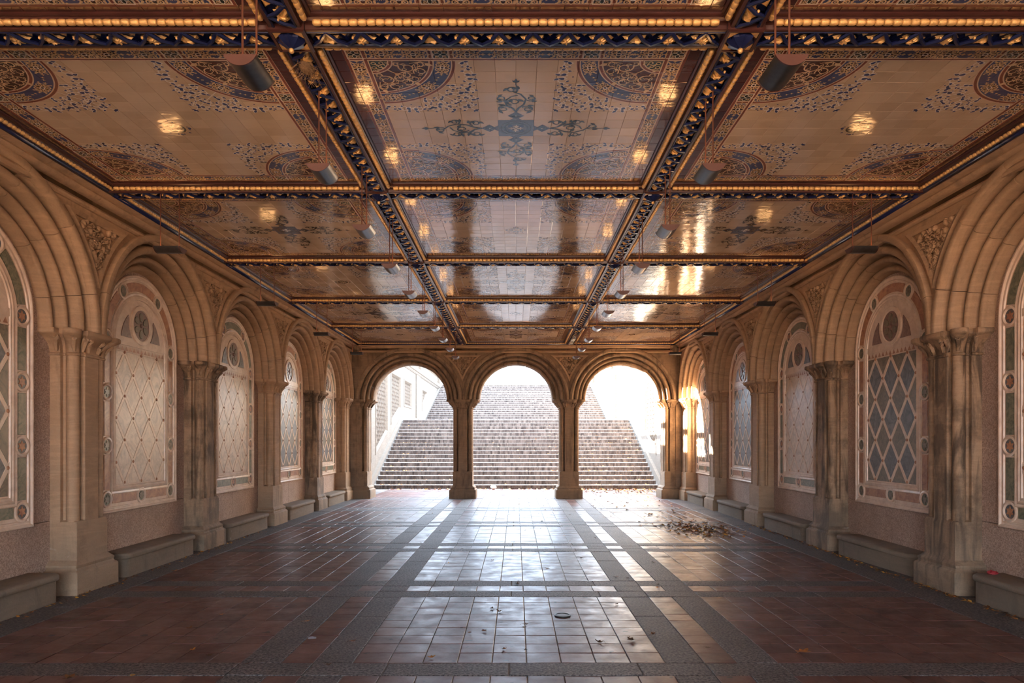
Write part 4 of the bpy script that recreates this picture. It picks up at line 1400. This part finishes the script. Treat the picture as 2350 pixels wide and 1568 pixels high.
# side walls of the stair well: local x = world y, local y = away from the stairs
def stair_wall(side):
    sg = 1 if side == 'left' else -1
    b = MB()
    X0, X1, top = 20.48, 46.0, 5.12
    xs = lambda a, c: (a, c) if sg > 0 else (-c, -a)
    a, c = xs(X0, X1); b.box(a, c, .14, .9, -.3, top)
    wl = link('wall_stair_'+side, b.mesh('wall_stair_'+side, M['wall_pale']), None, (-5.0 if side == 'left' else 5.0, 0, 0), R(90)*sg)
    tag(wl, kind='structure')
    # lining with panel openings: full height strips between the lattice panels
    panels = [((24.75,1.22),(26.95,2.05),(26.95,4.42),(24.75,4.42)), ((27.8,2.38),(30.05,3.10),(30.05,4.42),(27.8,4.42)),
              ((31.05,3.27),(33.2,3.27),(33.2,4.42),(31.05,4.42)), ((37.0,3.35),(38.9,4.30),(38.9,4.42),(37.0,4.42))]
    panels = [((21.2,.9),(23.9,.9),(23.9,4.42),(21.2,4.42))] + panels
    def strip(x0, x1, z0, z1, d0=.0, nm='wall_facing'):
        bb = MB(); a, c = xs(x0, x1); bb.bbox(a+.002, c-.002, d0+.04, .15, z0, z1, .008)
        link(nm, bb.mesh(nm, M['wall_pale']), wl)
    edges = [X0, 21.2, 23.9, 24.75, 26.95, 27.8, 30.05, 31.05, 33.2, 37.0, 38.9, X1]
    for i in range(0, len(edges)-1, 2):
        if edges[i+1]-edges[i] > .02: strip(edges[i], edges[i+1], 0, top-.1)
    for p in panels:
        x0, x1 = p[0][0], p[1][0]
        strip(x0, x1, 4.42, top-.1)
        bb = MB()
        poly = [(x0, 0), (x1, 0), (x1, p[1][1]), (x0, p[0][1])]
        poly = [(x*sg, z) for x, z in poly]
        bb.prism(poly if sg > 0 else poly[::-1], .04, .15)
        link('wall_facing', bb.mesh('wall_facing', M['wall_pale']), wl)
        # lattice panel
        pp = [(x*sg, z) for x, z in p]
        if sg < 0: pp = pp[::-1]
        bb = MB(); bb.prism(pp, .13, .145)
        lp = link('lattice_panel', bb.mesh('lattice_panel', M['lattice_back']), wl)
        fr = MB(); n = len(pp); io = inset(pp, .07)
        fr.loft([[(x, y, z) for x, z in q] for q, y in ((inset(pp, -.05), .045), (inset(pp, -.05), .02), (pp, .012), (inset(pp, .02), .03), (io, .10))], True, False)
        link('panel_frame', fr.mesh('panel_frame', M['wall_pale']), lp)
        for dr in (1, -1):
            for k in range(-60, 60):
                base = k*.20
                u0 = (min(x for x, z in pp) // .2)*.2+base
                s_ = dr*1.55
                poly = [(u0-.026, 0), (u0+.026, 0), (u0+.026+8/s_, 8), (u0-.026+8/s_, 8)]
                u_sh = -2.0/s_
                poly = [(x+u_sh, z) for x, z in poly]
                q = poly
                for i in range(n):
                    (ax, az), (bx, bz) = io[i], io[(i+1) % n]
                    q = clip_poly(q, (bz-az), -(bx-ax), (bz-az)*ax-(bx-ax)*az)
                    if len(q) < 3: break
                if len(q) >= 3:
                    sb = MB(); sb.prism(q, .092 if dr > 0 else .098, .132)
                    link('lattice_bar', sb.mesh('lattice_bar', M['lattice']), lp)
    # pilaster on the landing, slanting curb beside both flights
    strip(34.6, 35.9, ZL, top-.12, -.06, 'pilaster')
    bb = MB()
    pts = [(YS-.35, 0.0), (YS+N1*TREAD1, 0), (YS+N1*TREAD1+.2, ZL), (YU-.2, ZL), (YU-.2, 2.0), (45.9, 4.5), (45.9, 5.52), (YU+.05, ZL+.22), (YS+N1*TREAD1+.1, ZL+.22), (YS-.35, .17)]
    pts = [(x*sg, z) for x, z in pts]
    bb.prism(pts if sg > 0 else pts[::-1], -.06, .06)
    link('slanting_curb', bb.mesh('slanting_curb', M['wall_pale']), wl)
    # coping, balustrade with separate balusters, end pier
    prof = [(.15,top-.12),(.02,top-.10),(-.02,top-.05),(-.04,top),(-.09,top+.03),(-.10,top+.10),(-.06,top+.14),(-.02,top+.16),(-.02,top+.26),(.9,top+.26),(.9,top-.12)]
    bb = MB(); a, c = xs(X0, 45.3)
    bb.loft([[(x, v, z) for v, z in prof] for x in (a, c)], True, True)
    link('coping', bb.mesh('coping', M['wall_pale']), wl)
    bl = MB(); bl.lathe([(.075,0),(.075,.05),(.045,.07),(.05,.12),(.085,.25),(.06,.42),(.045,.47),(.075,.50),(.075,.55)], 8)
    BLM = bl.mesh('baluster', M['wall_pale'], smooth=True, angle=40)
    bal = MB(); bal.box(a, c, .06, .34, top+.80, top+.95)
    bs = link('balustrade', bal.mesh('balustrade', M['wall_pale']), wl)
    x = X0+.2
    while x < 45.2:
        link('baluster', BLM, bs, (sg*x, .2, top+.255)); x += .34
    for px_ in (24.3, 30.5, 36.4):
        pb = MB(); a, c = xs(px_, px_+.5); pb.bbox(a, c, .0, .42, top+.25, top+1.0, .02); link('balustrade_post', pb.mesh('balustrade_post', M['wall_pale']), bs)
    pb = MB(); a, c = xs(45.2, 46.0); pb.bbox(a, c, -.04, .7, ZL, 5.95, .03); pb.bbox(a-.06, c+.06, -.10, .76, 5.95, 6.10, .03)
    link('end_post', pb.mesh('end_post', M['wall_pale']), wl)
stair_wall('left'); stair_wall('right')

# yellow shrubs on the plaza above the stairs
def leaf_cloud(n, rx, ry, rz, seed, s0=.10):
    rv = random.Random(seed); b = MB()
    for i in range(n):
        while True:
            p = Vector((rv.uniform(-1,1), rv.uniform(-1,1), rv.uniform(-1,1)))
            if .2 < p.length < 1 and rv.random() < .4+.6*p.length: break
        p = Vector((p.x*rx, p.y*ry, p.z*rz+rz))
        e1 = Vector((rv.gauss(0,1), rv.gauss(0,1), rv.gauss(0,1))).normalized(); e2 = e1.orthogonal().normalized()
        s_ = s0*rv.uniform(.6, 1.4)
        b.add([tuple(p-e1*s_), tuple(p+e2*s_*.6), tuple(p+e1*s_), tuple(p-e2*s_*.6)], [(0,1,2,3)], rv.randrange(3))
    return b.mesh('foliage', [M['leaf_b'], M['leaf_d'], M['leaf_a']])
for x, y, s_, lb in ((-3.4, 62, 1.0, 'yellow autumn shrub at the head of the stairs, left of the middle arch top'), (-.9, 66, .7, 'low orange shrub at the head of the stairs in the middle arch')):
    t = empty('shrub', (x, y, 5.36)); tag(t, lb, 'shrub')
    b = MB(); b.tube([(0,0,-.01),(.05,0,.3),(.1,0,.7*s_)], [.06,.05,.03], 6); link('stem', b.mesh('stem', M['bark']), t)
    tag(link('foliage', leaf_cloud(260, 1.5*s_, .7, .42*s_, int(y), .11), t), kind='stuff')

# ------------------------------------------------------------ fallen leaves and litter
def leaf_mesh(v, lob=5):
    rv = random.Random(v); b = MB(); n = lob*4
    curl = rv.uniform(.6, 1.6); tw = rv.uniform(-1, 1)
    def pt(r, t):
        x, y = r*cos(t), r*sin(t)
        return (x, y, .02+curl*.55*(x*x*.9+y*y*.4)/.5*.5+tw*x*y*.35)
    out = []
    for i in range(n):
        t = 2*pi*i/n
        r = .5*(.50+.50*abs(cos(lob*t/2))**1.5)*(1.15 if abs(t) < .5 or t > 5.8 else .92)
        out.append(pt(r, t))
    mid = [pt(.16, 2*pi*i/n) for i in range(n)]
    b.v = [pt(0,0)] + mid + out
    for i in range(n):
        j = (i+1) % n
        b.f += [(0, 1+i, 1+j), (1+i, 1+n+i, 1+n+j, 1+j)]
    b.m = [0]*len(b.f)
    b.tube([pt(-.1,0), pt(-.5,.0), (-.72,.05,.02)], [.012,.012,.008], 4)
    return b
LEAF = {}
for v in range(3):
    for key in ('leaf_a', 'leaf_b', 'leaf_c', 'leaf_d'):
        LEAF[v, key] = leaf_mesh(v, (5, 7, 5)[v]).mesh('fallen_leaf', M[key], smooth=True)
rl = random.Random(99)
def put_leaf(x, y, z, s_, key, label, group=None):
    o = link('fallen_leaf', LEAF[rl.randrange(3), key], None, (x, y, z), 0, (rl.uniform(-.12,.12), rl.uniform(-.12,.12), rl.uniform(0, 6.28)))
    o.scale = (s_, s_, s_)
    tag(o, label, 'leaf', group)
    return o
KEYS = ['leaf_a','leaf_a','leaf_b','leaf_b','leaf_c','leaf_d']
G1 = 'leaves of the drift on the right side of the floor'
CN = {'leaf_a': 'curled brown', 'leaf_b': 'bright orange', 'leaf_c': 'dark shrivelled', 'leaf_d': 'pale yellow'}
def zone(x, y):
    if hypot((x-3.42)/.75, (y-12.75)/1.2) < 1: return 'in the densest heap of the drift on the right floor'
    if y > 16: return 'scattered on the right floor close to the end arcade'
    if x < 2.8: return 'on the thin left fringe of the right floor drift'
    return 'scattered behind the dense heap on the right floor'
n = 0
while n < 215:
    k = rl.random()
    if k < .50: x, y = rl.gauss(3.45, .33), rl.gauss(12.9, .65)
    elif k < .72: x, y = rl.gauss(3.3, .5), rl.gauss(14.2, 1.0)
    else: x, y = rl.uniform(1.9, 4.25), rl.uniform(12.5, 19.5)
    if not (1.6 < x < 4.45 and 11.0 < y < 19.6): continue
    kk = rl.choice(KEYS)
    put_leaf(x, y, .006, rl.uniform(.07, .12), kk, f'{CN[kk]} autumn leaf {zone(x, y)}', G1); n += 1
G2, L2_ = 'stray leaves on the open floor', 'tiny dry leaf scrap lying alone on the open tiled floor'
n = 0
while n < 68:
    x, y = rl.uniform(-3.9, 2.2), 5.0+14*rl.random()**1.3
    if x > 1.5 and y > 10.8: continue
    kk = rl.choice(['leaf_c','leaf_c','leaf_a','leaf_b'])
    put_leaf(x, y, .006, rl.uniform(.04, .07), kk, f"{CN[kk]} leaf scrap alone on the {'left' if x < -1.3 else 'centre' if x < 1.2 else 'right centre'} tiles, {'near the front' if y < 8 else 'midway down the hall' if y < 13 else 'towards the end arcade'}", G2); n += 1
def at(px, py, z=0.0):
    Y = (EYE-z)*F_PX/(py-1013)
    return (px-1184)*Y/F_PX, Y
for px_, py_, s_, key, lb in (
    (1843, 1497, .135, 'leaf_b', 'large orange-brown lobed leaf on the dark tiles at lower right'),
    (1448, 1469, .085, 'leaf_c', 'dark red-brown curled leaf on the centre tiles, right of the middle'),
    (1376, 1474, .075, 'leaf_c', 'dark crumpled leaf just left of the curled leaf on the centre tiles'),
    (1157, 1490, .05, 'leaf_a', 'small brown folded leaf on the centre tiles near the front'),
    (160, 1556, .105, 'leaf_a', 'brown lobed leaf on the front granite strip at lower left'),
    (433, 1443, .07, 'leaf_a', 'pale brown leaf on the dark left tiles near the front'),
    (305, 1551, .05, 'leaf_d', 'small tan leaf on the front granite strip, right of the lobed brown one'),
    (1187, 1340, .06, 'leaf_c', 'dark leaf on the cross strip in the middle of the floor'),
    (1440, 1327, .06, 'leaf_c', 'dark leaf on the granite strip right of the centre field'),
    (1255, 1305, .075, 'leaf_a', 'red-brown leaf in the middle of the second tile field'),
    (763, 1215, .07, 'leaf_b', 'orange leaf alone on the left half of the floor'),
    (400, 1311, .07, 'leaf_b', 'orange leaf beside the nearest left wall bench'),
    (259, 1345, .06, 'leaf_b', 'orange leaf at the foot of the nearest left pier'),
    (1365, 1166, .10, 'leaf_c', 'dark red leaf on the floor just right of the middle arch')):
    x, y = at(px_, py_, .006)
    put_leaf(x, y, .006, s_, key, lb)

def litter(name, n, fn, seed, s0=.03, parent=None):
    rv = random.Random(seed); b = MB()
    for i in range(n):
        x, y, z = fn(rv)
        s_ = s0*rv.uniform(.5, 1.5); a = rv.uniform(0, 6.28); c, d = cos(a)*s_, sin(a)*s_
        h1, h2 = rv.uniform(0, s_*.7), rv.uniform(0, s_*.7)
        b.add([(x-c, y-d, z+.003), (x+d*.6, y-c*.6, z+.003+h1), (x+c, y+d, z+.003+h2), (x-d*.6, y+c*.6, z+.003)], [(0,1,2),(0,2,3)], rv.randrange(4))
    return tag(link(name, b.mesh(name, [M['leaf_a'], M['leaf_b'], M['leaf_d'], M['leaf_a']])), None, 'leaves', None, 'stuff')
def foot(side, y0, y1, w):
    def f(rv):
        v = abs(rv.gauss(0, w))
        return ((-XW+.02+v) if side == 'left' else (XW-.02-v), rv.uniform(y0, y1), .003)
    return f
tag(litter('leaf_litter', 620, foot('right', 5.3, 13.5, .05), 1, .018), 'line of dry leaf crumbs along the foot of the right benches')
tag(litter('leaf_litter', 260, foot('left', 5.3, 12.5, .06), 2, .016), 'thin line of leaf crumbs along the foot of the left benches')
def on_steps(rv):
    k = min(17, int(abs(rv.gauss(0, 8)))); x = rv.uniform(-HW+.1, HW-.1)
    if x < 1.2 and rv.random() < .75: x = rv.uniform(1.2, HW-.1) if rv.random() < .7 else rv.uniform(-HW+.1, -3.2)
    return x, YS+k*TREAD1+rv.uniform(.03, .30), (k+1)*RISE1+.002
tag(litter('leaf_litter', 1700, on_steps, 3, .035), 'orange leaves strewn over the treads of the lower stair flight')
def court(rv):
    if rv.random() < .75: return rv.uniform(1.6, 4.8), 23.6-abs(rv.gauss(0, 1.0)), .003
    return rv.uniform(-4.6, 4.8), 23.62-abs(rv.gauss(0, .15)), .003
tag(litter('leaf_litter', 800, court, 5, .04), 'orange leaf carpet on the paving before the lowest step')

def drift(rv):
    return rv.gauss(3.42, .30), rv.gauss(12.75, .55), .004
tag(litter('leaf_litter', 420, drift, 7, .030), 'crumbled leaf bits between the leaves of the drift on the right')
# small finds
x, y = at(1291, 1413); b = MB(); b.lathe([(.078,0),(.078,.006),(.066,.0075),(.066,.004),(.0,.0045)], 20)
tag(link('floor_drain', b.mesh('floor_drain', M['black_iron'], smooth=True, angle=30), None, (x, y, .001)), 'round dark drain cover set in the centre tiles', 'drain')
x, y = at(716, 1467); b = MB()
b.loft([[(-.03,-.010,.002),(-.03,.010,.004),(-.03,.006,.012)], [(0,-.013,.002),(0,.012,.003),(0,.004,.018)], [(.034,-.008,.002),(.036,.012,.006),(.034,.004,.010)]], True, True)
tag(link('wrapper', b.mesh('wrapper', M['foil']), None, (x, y, .003), .2), 'crumpled silver wrapper on the left tile column near the front', 'litter')
x, y = at(1133, 1122); b = MB(); rp = random.Random(1)
b.ball((0,0,.07), .09, 9, 6, (1.2,.8,.8)); b.v = [(x_*(1+rp.uniform(-.2,.2)), y_*(1+rp.uniform(-.2,.2)), max(.003, z_*(1+rp.uniform(-.2,.2)))) for x_, y_, z_ in b.v]
tag(link('crumpled_paper', b.mesh('crumpled_paper', M['white']), None, (x, y-.28, .0)), 'white crumpled paper at the foot of the lowest step', 'litter')
b = MB(); b.ball((0,0,.018), .05, 9, 6, (1.1,.7,.40)); b.v = [(x_*(1+rp.uniform(-.25,.25)), y_*(1+rp.uniform(-.25,.25)), max(.001, z_*(1+rp.uniform(-.2,.3)))) for x_, y_, z_ in b.v]
tag(link('red_rag', b.mesh('red_rag', M['red']), None, (4.86, 7.02, .290)), 'small crumpled red rag on the end of the nearest right bench', 'rag')
# bird nest tucked into the left long beam
rn = random.Random(8); nest = empty('bird_nest', (-XB, 5.08, ZS)); tag(nest, 'straggly straw bird nest stuffed into the left long beam', 'nest')
b = MB()
for k in range(130):
    a = rn.uniform(0, 6.28); r = rn.uniform(0, .06); p = Vector((r*cos(a), rn.gauss(0, .07), rn.uniform(-.02, .03)))
    pts = [tuple(p)]
    d = Vector((rn.gauss(0,.6), rn.gauss(0,1), rn.gauss(-.35,.5))).normalized()
    for q in range(3):
        p = p+d*rn.uniform(.02, .05); d = (d+Vector((rn.gauss(0,.4), rn.gauss(0,.4), rn.gauss(-.1,.3)))).normalized(); pts.append(tuple(p))
    b.tube(pts, .0016, 3)
tag(link('straw', b.mesh('straw', M['straw']), nest), kind='stuff')
b = MB(); b.ball((0,-.02,.0), .06, 10, 6, (1,1.6,.6)); link('nest_cup', b.mesh('nest_cup', M['straw'], smooth=True), nest)
